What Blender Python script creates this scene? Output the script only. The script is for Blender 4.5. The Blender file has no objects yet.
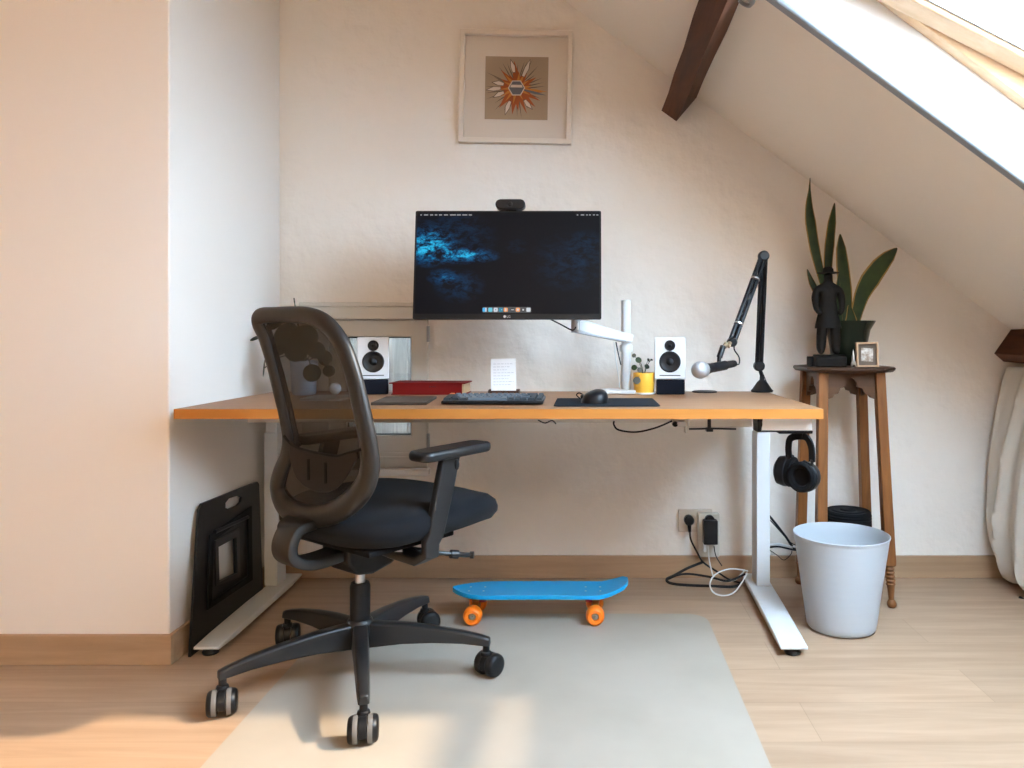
import bpy, bmesh, math, random
from mathutils import Vector, Matrix
random.seed(7)
PI = math.pi
S = bpy.context.scene
COL = S.collection

# ------------------------------------------------------------------ camera, sky, sun, exposure
FPX, X0, Y0, H, DW = 760.0, 587.0, 337.0, 0.93, 2.945     # focal length (px), principal point, eye height, distance to back wall
cam_d = bpy.data.cameras.new('camera'); cam = bpy.data.objects.new('camera', cam_d); COL.objects.link(cam)
cam.location = (0, -DW, H); cam.rotation_euler = (PI/2, 0, 0)
cam_d.sensor_width = 36; cam_d.lens = FPX/1024*36
cam_d.shift_x = (512-X0)/1024; cam_d.shift_y = (Y0-384)/1024
cam_d.clip_start = 0.02
S.camera = cam
S.view_settings.view_transform = 'Standard'; S.view_settings.look = 'None'
S.view_settings.gamma = 1; S.view_settings.use_curve_mapping = False
S.view_settings.exposure = 0.05

world = bpy.data.worlds.new('sky'); S.world = world; world.use_nodes = True
wn = world.node_tree.nodes; bg = wn['Background']
bg.inputs['Color'].default_value = (0.57, 0.78, 1.0, 1); bg.inputs['Strength'].default_value = 34.0

sd = bpy.data.lights.new('sun', 'SUN'); sun = bpy.data.objects.new('sun', sd); COL.objects.link(sun)
sd.energy = 8.5; sd.angle = math.radians(2.0); sd.color = (1.0, 0.78, 0.52)
sdir = Vector((-math.cos(math.radians(38.5)), 0.0, -math.sin(math.radians(38.5))))
sun.rotation_euler = sdir.to_track_quat('-Z', 'Y').to_euler()
sun.location = (4, -1.5, 5)

# ------------------------------------------------------------------ helpers
def P(px, py, D):
    return Vector(((px-X0)*D/FPX, D-DW, H-(py-Y0)*D/FPX))
def V(*a): return Vector(a)

def tag(o, label=None, cat=None, group=None, kind=None):
    if label: o['label'] = label
    if cat: o['category'] = cat
    if group: o['group'] = group
    if kind: o['kind'] = kind
    return o
def rootloc(p):
    v = Vector((0, 0, 0))
    while p is not None: v = v + Vector(p.location); p = p.parent
    return v
def thing(name, loc, label, cat, group=None):
    o = bpy.data.objects.new(name, None); COL.objects.link(o); o.location = loc
    o.empty_display_size = 0.05
    return tag(o, label, cat, group)
def obj(name, bm, mat, parent=None, loc=None, bevel=0, seg=2, angle=35, label=None, subsurf=0, smooth=True):
    base = rootloc(parent) if parent is not None else Vector(loc if loc is not None else (0, 0, 0))
    bmesh.ops.recalc_face_normals(bm, faces=bm.faces)
    bm.transform(Matrix.Translation(-base))
    me = bpy.data.meshes.new(name); bm.to_mesh(me); bm.free()
    if smooth:
        for p in me.polygons: p.use_smooth = True
        if not subsurf: me.set_sharp_from_angle(angle=math.radians(angle))
    mats = mat if isinstance(mat, (list, tuple)) else [mat]
    for m in mats: me.materials.append(m)
    o = bpy.data.objects.new(name, me); COL.objects.link(o)
    if parent is not None: o.parent = parent
    elif loc is not None: o.location = loc
    if bevel:
        b = o.modifiers.new('bevel', 'BEVEL'); b.width = bevel; b.segments = seg; b.limit_method = 'ANGLE'; b.angle_limit = math.radians(40)
    if subsurf:
        s = o.modifiers.new('sub', 'SUBSURF'); s.levels = subsurf; s.render_levels = subsurf
    if label: o['label'] = label
    return o
def struct(name, bm, mat, parent=None, **k):
    o = obj(name, bm, mat, parent, **k)
    if parent is None: o['kind'] = 'structure'
    return o
def nb(): return bmesh.new()
def setmat(bm, faces, mi):
    for f in faces: f.material_index = mi
def box(bm, lo, hi, M=None, mi=0):
    lo = Vector(lo); hi = Vector(hi)
    vs = [bm.verts.new((x, y, z)) for x in (lo.x, hi.x) for y in (lo.y, hi.y) for z in (lo.z, hi.z)]
    if M is not None:
        for v in vs: v.co = M @ v.co
    for q in ((0,1,3,2),(4,6,7,5),(0,4,5,1),(2,3,7,6),(0,2,6,4),(1,5,7,3)):
        f = bm.faces.new([vs[i] for i in q]); f.material_index = mi
    return bm
def prism(bm, pts, ext, mi=0):
    """pts: 3-D polygon, ext: vector"""
    ext = Vector(ext)
    a = [bm.verts.new(Vector(p)) for p in pts]; b = [bm.verts.new(Vector(p)+ext) for p in pts]
    fs = [bm.faces.new(a), bm.faces.new(b[::-1])]
    n = len(a)
    for i in range(n): fs.append(bm.faces.new((a[i], b[i], b[(i+1) % n], a[(i+1) % n])))
    setmat(bm, fs, mi); return bm
def ring_prism(bm, outer, inner, ext, mi=0):
    ext = Vector(ext); n = len(outer)
    A = [bm.verts.new(Vector(p)) for p in outer]; B = [bm.verts.new(Vector(p)) for p in inner]
    C_ = [bm.verts.new(Vector(p)+ext) for p in outer]; D_ = [bm.verts.new(Vector(p)+ext) for p in inner]
    for i in range(n):
        j = (i+1) % n
        for q in ((A[i],A[j],B[j],B[i]), (C_[i],D_[i],D_[j],C_[j]), (A[i],C_[i],C_[j],A[j]), (B[i],B[j],D_[j],D_[i])):
            bm.faces.new(q).material_index = mi
    return bm
def smooth_path(pts, n=8, closed=False):
    pts = [Vector(p) for p in pts]; out = []; m = len(pts)
    rng = range(m) if closed else range(m-1)
    for i in rng:
        if closed: p0, p1, p2, p3 = pts[(i-1) % m], pts[i], pts[(i+1) % m], pts[(i+2) % m]
        else: p0, p1, p2, p3 = pts[max(i-1, 0)], pts[i], pts[i+1], pts[min(i+2, m-1)]
        for k in range(n):
            t = k/n
            out.append(0.5*((2*p1)+(-p0+p2)*t+(2*p0-5*p1+4*p2-p3)*t*t+(-p0+3*p1-3*p2+p3)*t*t*t))
    if not closed: out.append(pts[-1])
    return out
def tube(bm, pts, r, seg=12, closed=False, up=None, flat=1.0, mi=0, cap=True):
    """r float or list; flat: scale of section along 'up' axis"""
    pts = [Vector(p) for p in pts]; n = len(pts)
    rs = r if isinstance(r, (list, tuple)) else [r]*n
    rings = []; prev = None
    for i, p in enumerate(pts):
        if closed: t = pts[(i+1) % n]-pts[(i-1) % n]
        else: t = pts[min(i+1, n-1)]-pts[max(i-1, 0)]
        t.normalize()
        if up is not None: u = Vector(up)-t*t.dot(Vector(up))
        elif prev is None:
            u = Vector((0, 0, 1)) if abs(t.z) < 0.9 else Vector((0, 1, 0)); u = u-t*t.dot(u)
        else: u = prev-t*t.dot(prev)
        if u.length < 1e-6: u = t.orthogonal()
        u.normalize(); prev = u; s = t.cross(u)
        rings.append([bm.verts.new(p+u*math.cos(2*PI*k/seg)*rs[i]*flat+s*math.sin(2*PI*k/seg)*rs[i]) for k in range(seg)])
    m = n if closed else n-1
    for i in range(m):
        a, b = rings[i], rings[(i+1) % n]
        for k in range(seg): bm.faces.new((a[k], a[(k+1) % seg], b[(k+1) % seg], b[k])).material_index = mi
    if not closed and cap:
        bm.faces.new(rings[0]).material_index = mi; bm.faces.new(rings[-1][::-1]).material_index = mi
    return bm
def lathe(bm, prof, c=(0,0,0), axis=None, seg=32, mi=0):
    """prof: (r, h) list along axis (default +Z)"""
    ax = Vector(axis).normalized() if axis is not None else Vector((0, 0, 1))
    M = ax.to_track_quat('Z', 'Y').to_matrix(); c = Vector(c); rings = []
    for r, h in prof:
        if r < 1e-6: rings.append([bm.verts.new(c+M@Vector((0, 0, h)))])
        else: rings.append([bm.verts.new(c+M@Vector((r*math.cos(2*PI*k/seg), r*math.sin(2*PI*k/seg), h))) for k in range(seg)])
    for a, b in zip(rings[:-1], rings[1:]):
        for k in range(seg):
            j = (k+1) % seg
            if len(a) == 1 and len(b) == 1: continue
            if len(a) == 1: f = bm.faces.new((a[0], b[j], b[k]))
            elif len(b) == 1: f = bm.faces.new((a[k], a[j], b[0]))
            else: f = bm.faces.new((a[k], a[j], b[j], b[k]))
            f.material_index = mi
    return bm
def ball(bm, c, r, sc=(1,1,1), u=16, v=10, R=None):
    M = Matrix.Translation(Vector(c)) @ (R.to_4x4() if R is not None else Matrix.Identity(4)) @ Matrix.Diagonal((sc[0], sc[1], sc[2], 1))
    bmesh.ops.create_uvsphere(bm, u_segments=u, v_segments=v, radius=r, matrix=M); return bm
def rrect(w, h, r, n=5):
    out = []
    for cx, cy, a0 in ((w/2-r, h/2-r, 0), (-w/2+r, h/2-r, PI/2), (-w/2+r, -h/2+r, PI), (w/2-r, -h/2+r, 3*PI/2)):
        for k in range(n+1):
            a = a0+PI/2*k/n; out.append((cx+r*math.cos(a), cy+r*math.sin(a)))
    return out
def copy_tree(o, parent=None):
    c = o.copy(); COL.objects.link(c); c.parent = parent
    for ch in [x for x in S.objects if x.parent == o]: copy_tree(ch, c)
    return c

# ------------------------------------------------------------------ materials
def mat(name, col, rough=0.5, metal=0.0, spec=0.5, bump=None, noise=None, **kw):
    m = bpy.data.materials.new(name); m.use_nodes = True; nt = m.node_tree; b = nt.nodes['Principled BSDF']
    b.inputs['Base Color'].default_value = (*col, 1); b.inputs['Roughness'].default_value = rough
    b.inputs['Metallic'].default_value = metal; b.inputs['Specular IOR Level'].default_value = spec
    for k, v in kw.items(): b.inputs[k.replace('_', ' ')].default_value = v
    tc = nt.nodes.new('ShaderNodeTexCoord')
    if noise:                                   # (scale, amount, second colour)
        sc, amt, c2 = noise
        n = nt.nodes.new('ShaderNodeTexNoise'); n.inputs['Scale'].default_value = sc; n.inputs['Detail'].default_value = 5
        nt.links.new(tc.outputs['Object'], n.inputs['Vector'])
        mx = nt.nodes.new('ShaderNodeMix'); mx.data_type = 'RGBA'
        mr = nt.nodes.new('ShaderNodeMapRange'); mr.inputs[1].default_value = 0.4; mr.inputs[2].default_value = 0.65; mr.inputs[4].default_value = amt
        nt.links.new(n.outputs[0], mr.inputs[0]); nt.links.new(mr.outputs[0], mx.inputs[0])
        mx.inputs[6].default_value = (*col, 1); mx.inputs[7].default_value = (*c2, 1)
        nt.links.new(mx.outputs[2], b.inputs['Base Color'])
    if bump:                                    # (scale, strength, distance)
        n = nt.nodes.new('ShaderNodeTexNoise'); n.inputs['Scale'].default_value = bump[0]; n.inputs['Detail'].default_value = 6
        nt.links.new(tc.outputs['Object'], n.inputs['Vector'])
        bp = nt.nodes.new('ShaderNodeBump'); bp.inputs['Strength'].default_value = bump[1]; bp.inputs['Distance'].default_value = bump[2]
        nt.links.new(n.outputs[0], bp.inputs['Height']); nt.links.new(bp.outputs[0], b.inputs['Normal'])
    return m
def wood(name, c1, c2, axis='X', scale=1.0, rough=0.45, plank=None, spec=0.4):
    m = bpy.data.materials.new(name); m.use_nodes = True; nt = m.node_tree; b = nt.nodes['Principled BSDF']
    b.inputs['Roughness'].default_value = rough; b.inputs['Specular IOR Level'].default_value = spec
    tc = nt.nodes.new('ShaderNodeTexCoord'); mp = nt.nodes.new('ShaderNodeMapping')
    s = {'X': (1.2, 16, 16), 'Y': (16, 1.2, 16), 'Z': (16, 16, 1.2)}[axis]
    mp.inputs['Scale'].default_value = [v*scale for v in s]
    nt.links.new(tc.outputs['Object'], mp.inputs[0])
    n = nt.nodes.new('ShaderNodeTexNoise'); n.inputs['Scale'].default_value = 1.6; n.inputs['Detail'].default_value = 8; n.inputs['Roughness'].default_value = 0.62; n.inputs['Distortion'].default_value = 0.6
    nt.links.new(mp.outputs[0], n.inputs['Vector'])
    cr = nt.nodes.new('ShaderNodeValToRGB'); cr.color_ramp.elements[0].position = 0.32; cr.color_ramp.elements[1].position = 0.68
    cr.color_ramp.elements[0].color = (*c2, 1); cr.color_ramp.elements[1].color = (*c1, 1)
    nt.links.new(n.outputs[0], cr.inputs[0]); out = cr.outputs[0]
    if plank:
        w, ln = plank
        mp2 = nt.nodes.new('ShaderNodeMapping'); mp2.inputs['Location'].default_value = (0.31, 0.06, 0)
        nt.links.new(tc.outputs['Object'], mp2.inputs[0])
        br = nt.nodes.new('ShaderNodeTexBrick'); br.inputs['Scale'].default_value = 1.0
        br.inputs['Brick Width'].default_value = ln; br.inputs['Row Height'].default_value = w
        br.inputs['Mortar Size'].default_value = 0.0012; br.inputs['Mortar Smooth'].default_value = 0.3; br.offset = 0.37
        br.inputs['Color1'].default_value = (0.93, 0.93, 0.93, 1); br.inputs['Color2'].default_value = (1.04, 1.03, 1.02, 1); br.inputs['Mortar'].default_value = (0.78, 0.75, 0.72, 1)
        nt.links.new(mp2.outputs[0], br.inputs['Vector'])
        mx = nt.nodes.new('ShaderNodeMix'); mx.data_type = 'RGBA'; mx.blend_type = 'MULTIPLY'; mx.inputs[0].default_value = 1
        nt.links.new(out, mx.inputs[6]); nt.links.new(br.outputs['Color'], mx.inputs[7]); out = mx.outputs[2]
    nt.links.new(out, b.inputs['Base Color'])
    bp = nt.nodes.new('ShaderNodeBump'); bp.inputs['Strength'].default_value = 0.15; bp.inputs['Distance'].default_value = 0.002
    nt.links.new(n.outputs[0], bp.inputs['Height']); nt.links.new(bp.outputs[0], b.inputs['Normal'])
    return m
def see_through(name, col, alpha, rough=0.6, gloss=False):
    m = bpy.data.materials.new(name); m.use_nodes = True; nt = m.node_tree; b = nt.nodes['Principled BSDF']; out = nt.nodes['Material Output']
    b.inputs['Base Color'].default_value = (*col, 1); b.inputs['Roughness'].default_value = rough
    tr = nt.nodes.new('ShaderNodeBsdfTransparent'); mx = nt.nodes.new('ShaderNodeMixShader'); mx.inputs[0].default_value = alpha
    nt.links.new(tr.outputs[0], mx.inputs[1])
    if gloss:
        g = nt.nodes.new('ShaderNodeBsdfGlossy'); g.inputs['Roughness'].default_value = 0.02
        nt.links.new(g.outputs[0], mx.inputs[2])
    else: nt.links.new(b.outputs[0], mx.inputs[2])
    nt.links.new(mx.outputs[0], out.inputs['Surface']); return m
def emis(name, col, st):
    return mat(name, (0.0, 0.0, 0.0), 0.3, Emission_Color=(*col, 1), Emission_Strength=st)

M = {}
M['plaster'] = mat('rough_plaster', (0.84, 0.775, 0.70), 0.9, spec=0.2, bump=(6, 0.6, 0.03), noise=(2.2, 0.5, (0.81, 0.735, 0.655)))
M['paint'] = mat('smooth_paint', (0.85, 0.785, 0.72), 0.85, spec=0.2, bump=(40, 0.08, 0.002))
M['tan_paint'] = mat('tan_wall_paint', (0.72, 0.50, 0.33), 0.9)
M['ceiling_paint'] = mat('ceiling_plaster', (0.92, 0.855, 0.775), 0.9, spec=0.2, bump=(6, 0.4, 0.015))
M['brass'] = mat('dull_brass', (0.30, 0.22, 0.13), 0.45, 0.5)
M['white_paint'] = mat('white_reveal_paint', (0.88, 0.88, 0.87), 0.6)
M['floor'] = wood('oak_laminate', (0.44, 0.30, 0.20), (0.345, 0.225, 0.145), 'X', 1.0, 0.42, plank=(0.19, 1.35))
M['base'] = wood('oak_baseboard', (0.46, 0.30, 0.18), (0.36, 0.225, 0.13), 'X', 1.0, 0.5)
M['desk'] = wood('walnut_veneer', (0.35, 0.185, 0.095), (0.28, 0.14, 0.068), 'X', 1.3, 0.42, spec=0.35)
M['desk_edge'] = wood('desk_edge_band', (0.50, 0.20, 0.042), (0.43, 0.165, 0.032), 'X', 1.0, 0.5, spec=0.25)
M['stand_wood'] = wood('stained_oak', (0.25, 0.098, 0.028), (0.14, 0.05, 0.016), 'Z', 1.6, 0.45, spec=0.25)
M['stand_top'] = wood('dark_stained_oak', (0.065, 0.030, 0.016), (0.04, 0.018, 0.010), 'X', 1.6, 0.4, spec=0.25)
M['stand_apron'] = wood('stained_oak_apron', (0.105, 0.045, 0.016), (0.06, 0.024, 0.009), 'X', 1.8, 0.45)
M['beam'] = wood('old_timber', (0.115, 0.038, 0.016), (0.04, 0.015, 0.008), 'Y', 1.0, 0.65, spec=0.2)
M['pine'] = wood('varnished_pine', (0.72, 0.52, 0.34), (0.62, 0.41, 0.24), 'X', 1.0, 0.4)
M['white_metal'] = mat('white_powdercoat', (0.68, 0.69, 0.69), 0.4)
M['cream'] = mat('cream_plastic', (0.70, 0.64, 0.55), 0.5)
M['steel'] = mat('steel', (0.55, 0.56, 0.58), 0.3, 1.0)
M['alu'] = mat('aluminium_bead', (0.36, 0.38, 0.40), 0.4, 0.5)
M['bead'] = mat('grey_bead', (0.27, 0.30, 0.34), 0.4)
M['black'] = mat('black_plastic', (0.007, 0.0075, 0.009), 0.40, spec=0.25)
M['black_matte'] = mat('black_matte', (0.005, 0.005, 0.006), 0.75, spec=0.15)
M['chair'] = mat('graphite_plastic', (0.013, 0.0135, 0.015), 0.36, spec=0.38)
M['seat'] = mat('black_seat_fabric', (0.0075, 0.0085, 0.011), 0.9, spec=0.15, bump=(700, 0.8, 0.001), Sheen_Weight=0.03)
M['back_frame'] = mat('graphite_satin', (0.011, 0.0105, 0.011), 0.45, spec=0.5)
M['mesh'] = see_through('black_mesh_weave', (0.018, 0.014, 0.012), 0.87, 0.9)
M['lumbar'] = mat('lumbar_plastic', (0.014, 0.011, 0.010), 0.6, spec=0.2)
M['rubber'] = mat('grey_rubber', (0.13, 0.125, 0.12), 0.5)
M['mat'] = mat('chair_mat', (0.375, 0.325, 0.27), 0.6, bump=(30, 0.1, 0.002), noise=(3.5, 0.8, (0.335, 0.29, 0.235)))
M['blue'] = mat('blue_deck_plastic', (0.002, 0.31, 0.62), 0.4, spec=0.3)
M['orange'] = mat('orange_urethane', (1.0, 0.22, 0.012), 0.35, Subsurface_Weight=0.1)
M['gold'] = mat('orange_metal', (0.62, 0.22, 0.05), 0.4, 0.5)
M['redrub'] = mat('red_bushing', (0.35, 0.01, 0.015), 0.5)
M['glass'] = see_through('clear_glass', (1, 1, 1), 0.06, gloss=True)
M['bin'] = mat('frosted_plastic', (0.60, 0.64, 0.68), 0.45, Transmission_Weight=0.0, Subsurface_Weight=0.0)
_m = M['bin']; _n = _m.node_tree; _t = _n.nodes.new('ShaderNodeBsdfTranslucent'); _t.inputs[0].default_value = (0.68, 0.71, 0.74, 1)
_x = _n.nodes.new('ShaderNodeMixShader'); _x.inputs[0].default_value = 0.30
_n.links.new(_n.nodes['Principled BSDF'].outputs[0], _x.inputs[1]); _n.links.new(_t.outputs[0], _x.inputs[2]); _n.links.new(_x.outputs[0], _n.nodes['Material Output'].inputs[0])
M['planks_out'] = wood('grey_weathered_wood', (0.55, 0.53, 0.50), (0.25, 0.24, 0.23), 'Z', 1.0, 0.8)
M['upvc'] = mat('window_paint', (0.66, 0.61, 0.54), 0.55, bump=(20, 0.1, 0.003))
M['spk_white'] = mat('white_lacquer', (0.68, 0.69, 0.70), 0.3)
M['cone'] = mat('speaker_cone', (0.004, 0.005, 0.007), 0.4, spec=0.3)
M['foam'] = mat('dark_foam', (0.008, 0.009, 0.014), 0.9, spec=0.1)
M['yellow'] = mat('yellow_glaze', (0.85, 0.46, 0.05), 0.35)
M['soil'] = mat('soil', (0.03, 0.02, 0.012), 0.95, bump=(80, 1, 0.004))
M['leaf'] = mat('leaf_green', (0.020, 0.036, 0.007), 0.55, spec=0.25, noise=(30, 0.7, (0.010, 0.019, 0.006)))
M['leaf_edge'] = mat('leaf_edge', (0.36, 0.20, 0.06), 0.6, spec=0.2)
M['leaf_dark'] = mat('leaf_dark', (0.014, 0.022, 0.010), 0.6, spec=0.2)
M['leaf_grey'] = mat('leaf_grey', (0.10, 0.095, 0.075), 0.7, spec=0.2)
M['pot_dark'] = mat('dark_green_glaze', (0.012, 0.016, 0.009), 0.25, spec=0.3)
M['statue'] = mat('blackened_bronze', (0.008, 0.006, 0.0045), 0.65, 0.0, spec=0.12, bump=(60, 0.8, 0.003))
M['silver'] = mat('silver', (0.6, 0.6, 0.58), 0.3, 0.9)
M['red'] = mat('red_cloth_cover', (0.15, 0.006, 0.005), 0.75, spec=0.15, bump=(300, 0.2, 0.001))
M['pages'] = mat('page_edges', (0.48, 0.30, 0.16), 0.8)
M['paper'] = mat('paper', (0.93, 0.93, 0.93), 0.85)
M['ink'] = mat('pencil_grey', (0.45, 0.45, 0.47), 0.9)
M['brown'] = mat('dark_brown_cover', (0.045, 0.033, 0.026), 0.6, spec=0.25)
M['key'] = mat('grey_blue_keycap', (0.095, 0.12, 0.145), 0.6, spec=0.2)
M['key2'] = mat('dark_keycap', (0.035, 0.043, 0.052), 0.6, spec=0.2)
M['key_or'] = mat('orange_keycap', (0.75, 0.17, 0.03), 0.5)
M['pad'] = mat('mousepad_fabric', (0.014, 0.018, 0.024), 0.9, spec=0.1)
M['cloth'] = mat('linen_cloth', (0.62, 0.57, 0.50), 0.95, bump=(500, 0.3, 0.001))
M['frame_white'] = mat('off_white_frame', (0.72, 0.64, 0.55), 0.5)
M['mount'] = mat('mount_board', (0.66, 0.58, 0.50), 0.85)
M['art_bg'] = mat('taupe_print', (0.33, 0.24, 0.16), 0.8)
M['rust'] = mat('rust_print', (0.33, 0.075, 0.015), 0.8)
M['rust2'] = mat('amber_print', (0.50, 0.19, 0.035), 0.8)
M['shard'] = mat('pale_print', (0.60, 0.50, 0.42), 0.8)
M['ink_dark'] = mat('dark_print', (0.11, 0.075, 0.05), 0.8)
M['slate'] = mat('slate_print', (0.11, 0.11, 0.125), 0.8)
M['photo'] = mat('photo_print', (0.24, 0.17, 0.12), 0.4, noise=(60, 1.0, (0.62, 0.58, 0.52)))
M['light_wood'] = wood('light_wood', (0.50, 0.31, 0.17), (0.42, 0.25, 0.13), 'Z', 3, 0.5)
M['mic'] = mat('mic_grille', (0.50, 0.51, 0.53), 0.42, 0.7, bump=(700, 1.0, 0.002))
M['cable'] = mat('cable_black', (0.006, 0.006, 0.007), 0.5, spec=0.25)
M['cable_white'] = mat('cable_white', (0.72, 0.72, 0.70), 0.5)
M['socket'] = mat('cream_socket', (0.62, 0.52, 0.42), 0.45)
M['socket2'] = mat('grey_cream_socket', (0.60, 0.55, 0.47), 0.45)
M['bluepot'] = mat('pale_blue_pot', (0.42, 0.50, 0.60), 0.5)
M['white'] = mat('white_plastic', (0.90, 0.91, 0.92), 0.35)

# ------------------------------------------------------------------ the room
XL, XC = -3.2, -1.19                       # far left wall, left face of the alcove
YF = 2.165-DW                              # front of the pier
YB = -5.6                                  # wall behind the camera
SA, SB = 2.170, 0.737                      # sloped ceiling  z = SA - SB x
XR = -0.95; ZR = SA-SB*XR                  # top of the slope
XK = 1.86                                  # knee wall
NS = Vector((SB, 0, 1)).normalized()
def sl(x, y, off=0.0): return Vector((x, y, SA-SB*x))+NS*off

bm = nb(); box(bm, (XL-0.2, YB-0.2, -0.1), (2.3, 0.35, 0)); struct('floor', bm, M['floor'])
# window in the back wall
wx0, wx1 = P(330, 0, DW).x, P(428, 0, DW).x; wz1, wz0 = P(0, 320, DW).z, P(0, 452, DW).z
bm = nb()
box(bm, (XL, 0, 0), (wx0, 0.25, 3.2)); box(bm, (wx1, 0, 0), (2.3, 0.25, 3.2))
box(bm, (wx0, 0, 0), (wx1, 0.25, wz0)); box(bm, (wx0, 0, wz1), (wx1, 0.25, 3.2))
struct('wall_back', bm, M['plaster'])
bm = nb(); box(bm, (XL, YF, 0), (XC, 0, 3.2)); struct('wall_left', bm, M['paint'], bevel=0.004)
bm = nb(); box(bm, (XL-0.2, YB, 0), (XL, 0, 3.2)); struct('wall_far_left', bm, M['tan_paint'])
bm = nb(); box(bm, (XK, YB, 0), (XK+0.15, 0, SA-SB*XK+0.03)); struct('wall_right', bm, M['paint'])
# wall behind the camera, with an opening for the added fill window
gx0, gx1, gz0, gz1 = -1.7, -1.25, 0.40, 0.90
bm = nb(); box(bm, (XL, YB-0.2, 0), (gx0, YB, 3.2)); box(bm, (gx1, YB-0.2, 0), (2.3, YB, 3.2))
box(bm, (gx0, YB-0.2, 0), (gx1, YB, gz0)); box(bm, (gx0, YB-0.2, gz1), (gx1, YB, 3.2)); struct('wall_front', bm, M['tan_paint'])
# ceiling: flat part and slope with openings for the near and the added roof window
TH = 0.24
UX, LX = 0.46, 1.42
YW0, YW1 = -0.95, -2.55
def slab(bm, x0, x1, y0, y1):
    q = [sl(x0, y0), sl(x1, y0), sl(x1, y1), sl(x0, y1)]
    prism(bm, q, NS*TH)
bm = nb()
box(bm, (XL, YB, ZR), (XR+0.02, 0.2, ZR+0.2))
slab(bm, XR-0.05, UX, YB, 0.2); slab(bm, LX, 2.4, YB, 0.2)
slab(bm, UX, LX, YW0, 0.2); slab(bm, UX, LX, -4.2, YW1); slab(bm, UX, LX, YB, -4.9)
struct('ceiling', bm, M['ceiling_paint'], smooth=False)
# white lining boards of the near roof window opening
bm = nb()
for ya, yb in ((YW0, YW0-0.006), (YW1, YW1+0.006)):
    prism(bm, [sl(UX, ya, 0.002), sl(LX, ya, 0.002), sl(LX, ya, 0.165), sl(UX, ya, 0.165)], (0, yb-ya, 0))
struct('trim_1', bm, M['white_paint'])
# metal corner bead around the opening
bm = nb()
for ya, s in ((YW0, 1), (YW1, -1)):
    prism(bm, [sl(UX-0.02, ya, 0.003), sl(LX+0.02, ya, 0.003), sl(LX+0.02, ya, -0.008), sl(UX-0.02, ya, -0.008)], (0, -s*0.026, 0))
    tube(bm, [sl(UX-0.02, ya-s*0.030, -0.004), sl(LX+0.02, ya-s*0.030, -0.004)], 0.008, 12)
struct('trim_2', bm, M['bead'])

def roof_window(name, y0, y1, tilt):
    """y0 > y1; frame at the outer end of the opening, sash tipped about its middle"""
    t = thing(name, sl((UX+LX)/2, (y0+y1)/2, 0.18), None, None); t['kind'] = 'structure'
    o0, o1 = 0.16, 0.235
    bm = nb()
    for ya, yb in ((y0, y0-0.045), (y1, y1+0.045)):
        prism(bm, [sl(UX, ya, o0), sl(LX, ya, o0), sl(LX, ya, o1), sl(UX, ya, o1)], (0, yb-ya, 0))
    for xa, xb in ((UX, UX+0.04), (LX-0.04, LX)):
        prism(bm, [sl(xa, y0-0.045, o0), sl(xb, y0-0.045, o0), sl(xb, y0-0.045, o1), sl(xa, y0-0.045, o1)], (0, (y1-y0)+0.09, 0))
    obj('window_frame', bm, M['pine'], t, bevel=0.003)
    # sash: local frame (s along slope, y, n) turned about the middle
    c = sl(0.66, 0, 0.160); sv = Vector((1, 0, -SB)).normalized()
    R = Matrix.Rotation(-math.radians(tilt), 3, 'Y'); s2 = R@sv; n2 = R@NS
    La, Lb = (UX+0.045-0.66)*1.242, (LX-0.045-0.66)*1.242
    def q(s, y, n): return c+s2*s+n2*n+Vector((0, y, 0))
    bm = nb(); ya, yb = y0-0.05, y1+0.05; w = 0.075
    for a, b in ((ya, ya-w), (yb, yb+w)):
        prism(bm, [q(La, a, -0.025), q(Lb, a, -0.025), q(Lb, a, 0.03), q(La, a, 0.03)], (0, b-a, 0))
    for a, b in ((La, La+w), (Lb-w, Lb)):
        prism(bm, [q(a, ya-w, -0.025), q(b, ya-w, -0.025), q(b, ya-w, 0.03), q(a, ya-w, 0.03)], (0, yb-ya+2*w, 0))
    sash = obj('sash', bm, M['pine'], t, bevel=0.006, seg=2)
    bm = nb()
    for a in (ya-w, yb+w):
        s = -1 if a == ya-w else 1
        prism(bm, [q(La+w, a, -0.012), q(Lb-w, a, -0.012), q(Lb-w, a, -0.004), q(La+w, a, -0.004)], (0, s*0.008, 0))
    obj('gasket', bm, M['alu'], sash)
    bm = nb(); prism(bm, [q(La+w-0.01, ya-w+0.01, 0), q(Lb-w+0.01, ya-w+0.01, 0), q(Lb-w+0.01, yb+w-0.01, 0), q(La+w-0.01, yb+w-0.01, 0)], n2*0.004)
    obj('glass', bm, M['glass'], sash)
    return t
roof_window('window_1', YW0, YW1, 9)
roof_window('fill_roof_window', -4.2, -4.9, 0)  # unseen roof window added behind the camera for warm sun bounce

# back wall window: casing, sash, glass, sill
t = thing('window_2', ((wx0+wx1)/2, 0.0, wz0), None, None); t['kind'] = 'structure'
sx = 1/258.06
def frame_ring(bm, x0, x1, z0, z1, w, ya, yb):
    o = [(x0, ya, z0), (x1, ya, z0), (x1, ya, z1), (x0, ya, z1)]; i = [(x0+w, ya, z0+w), (x1-w, ya, z0+w), (x1-w, ya, z1-w), (x0+w, ya, z1-w)]
    ring_prism(bm, o, i, (0, yb-ya, 0))
bm = nb(); frame_ring(bm, wx0-0.002, wx1+0.002, wz0-0.002, wz1+0.002, 0.067, -0.008, 0.05); obj('sash', bm, M['upvc'], t, bevel=0.005)
bm = nb(); frame_ring(bm, wx0+0.064, wx1-0.064, wz0+0.064, wz1-0.064, 0.006, 0.012, 0.02); obj('glazing_seal', bm, M['black'], t)
bm = nb(); box(bm, (wx0+0.06, 0.02, wz0+0.06), (wx1-0.06, 0.024, wz1-0.06)); obj('glass', bm, M['glass'], t)
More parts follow.
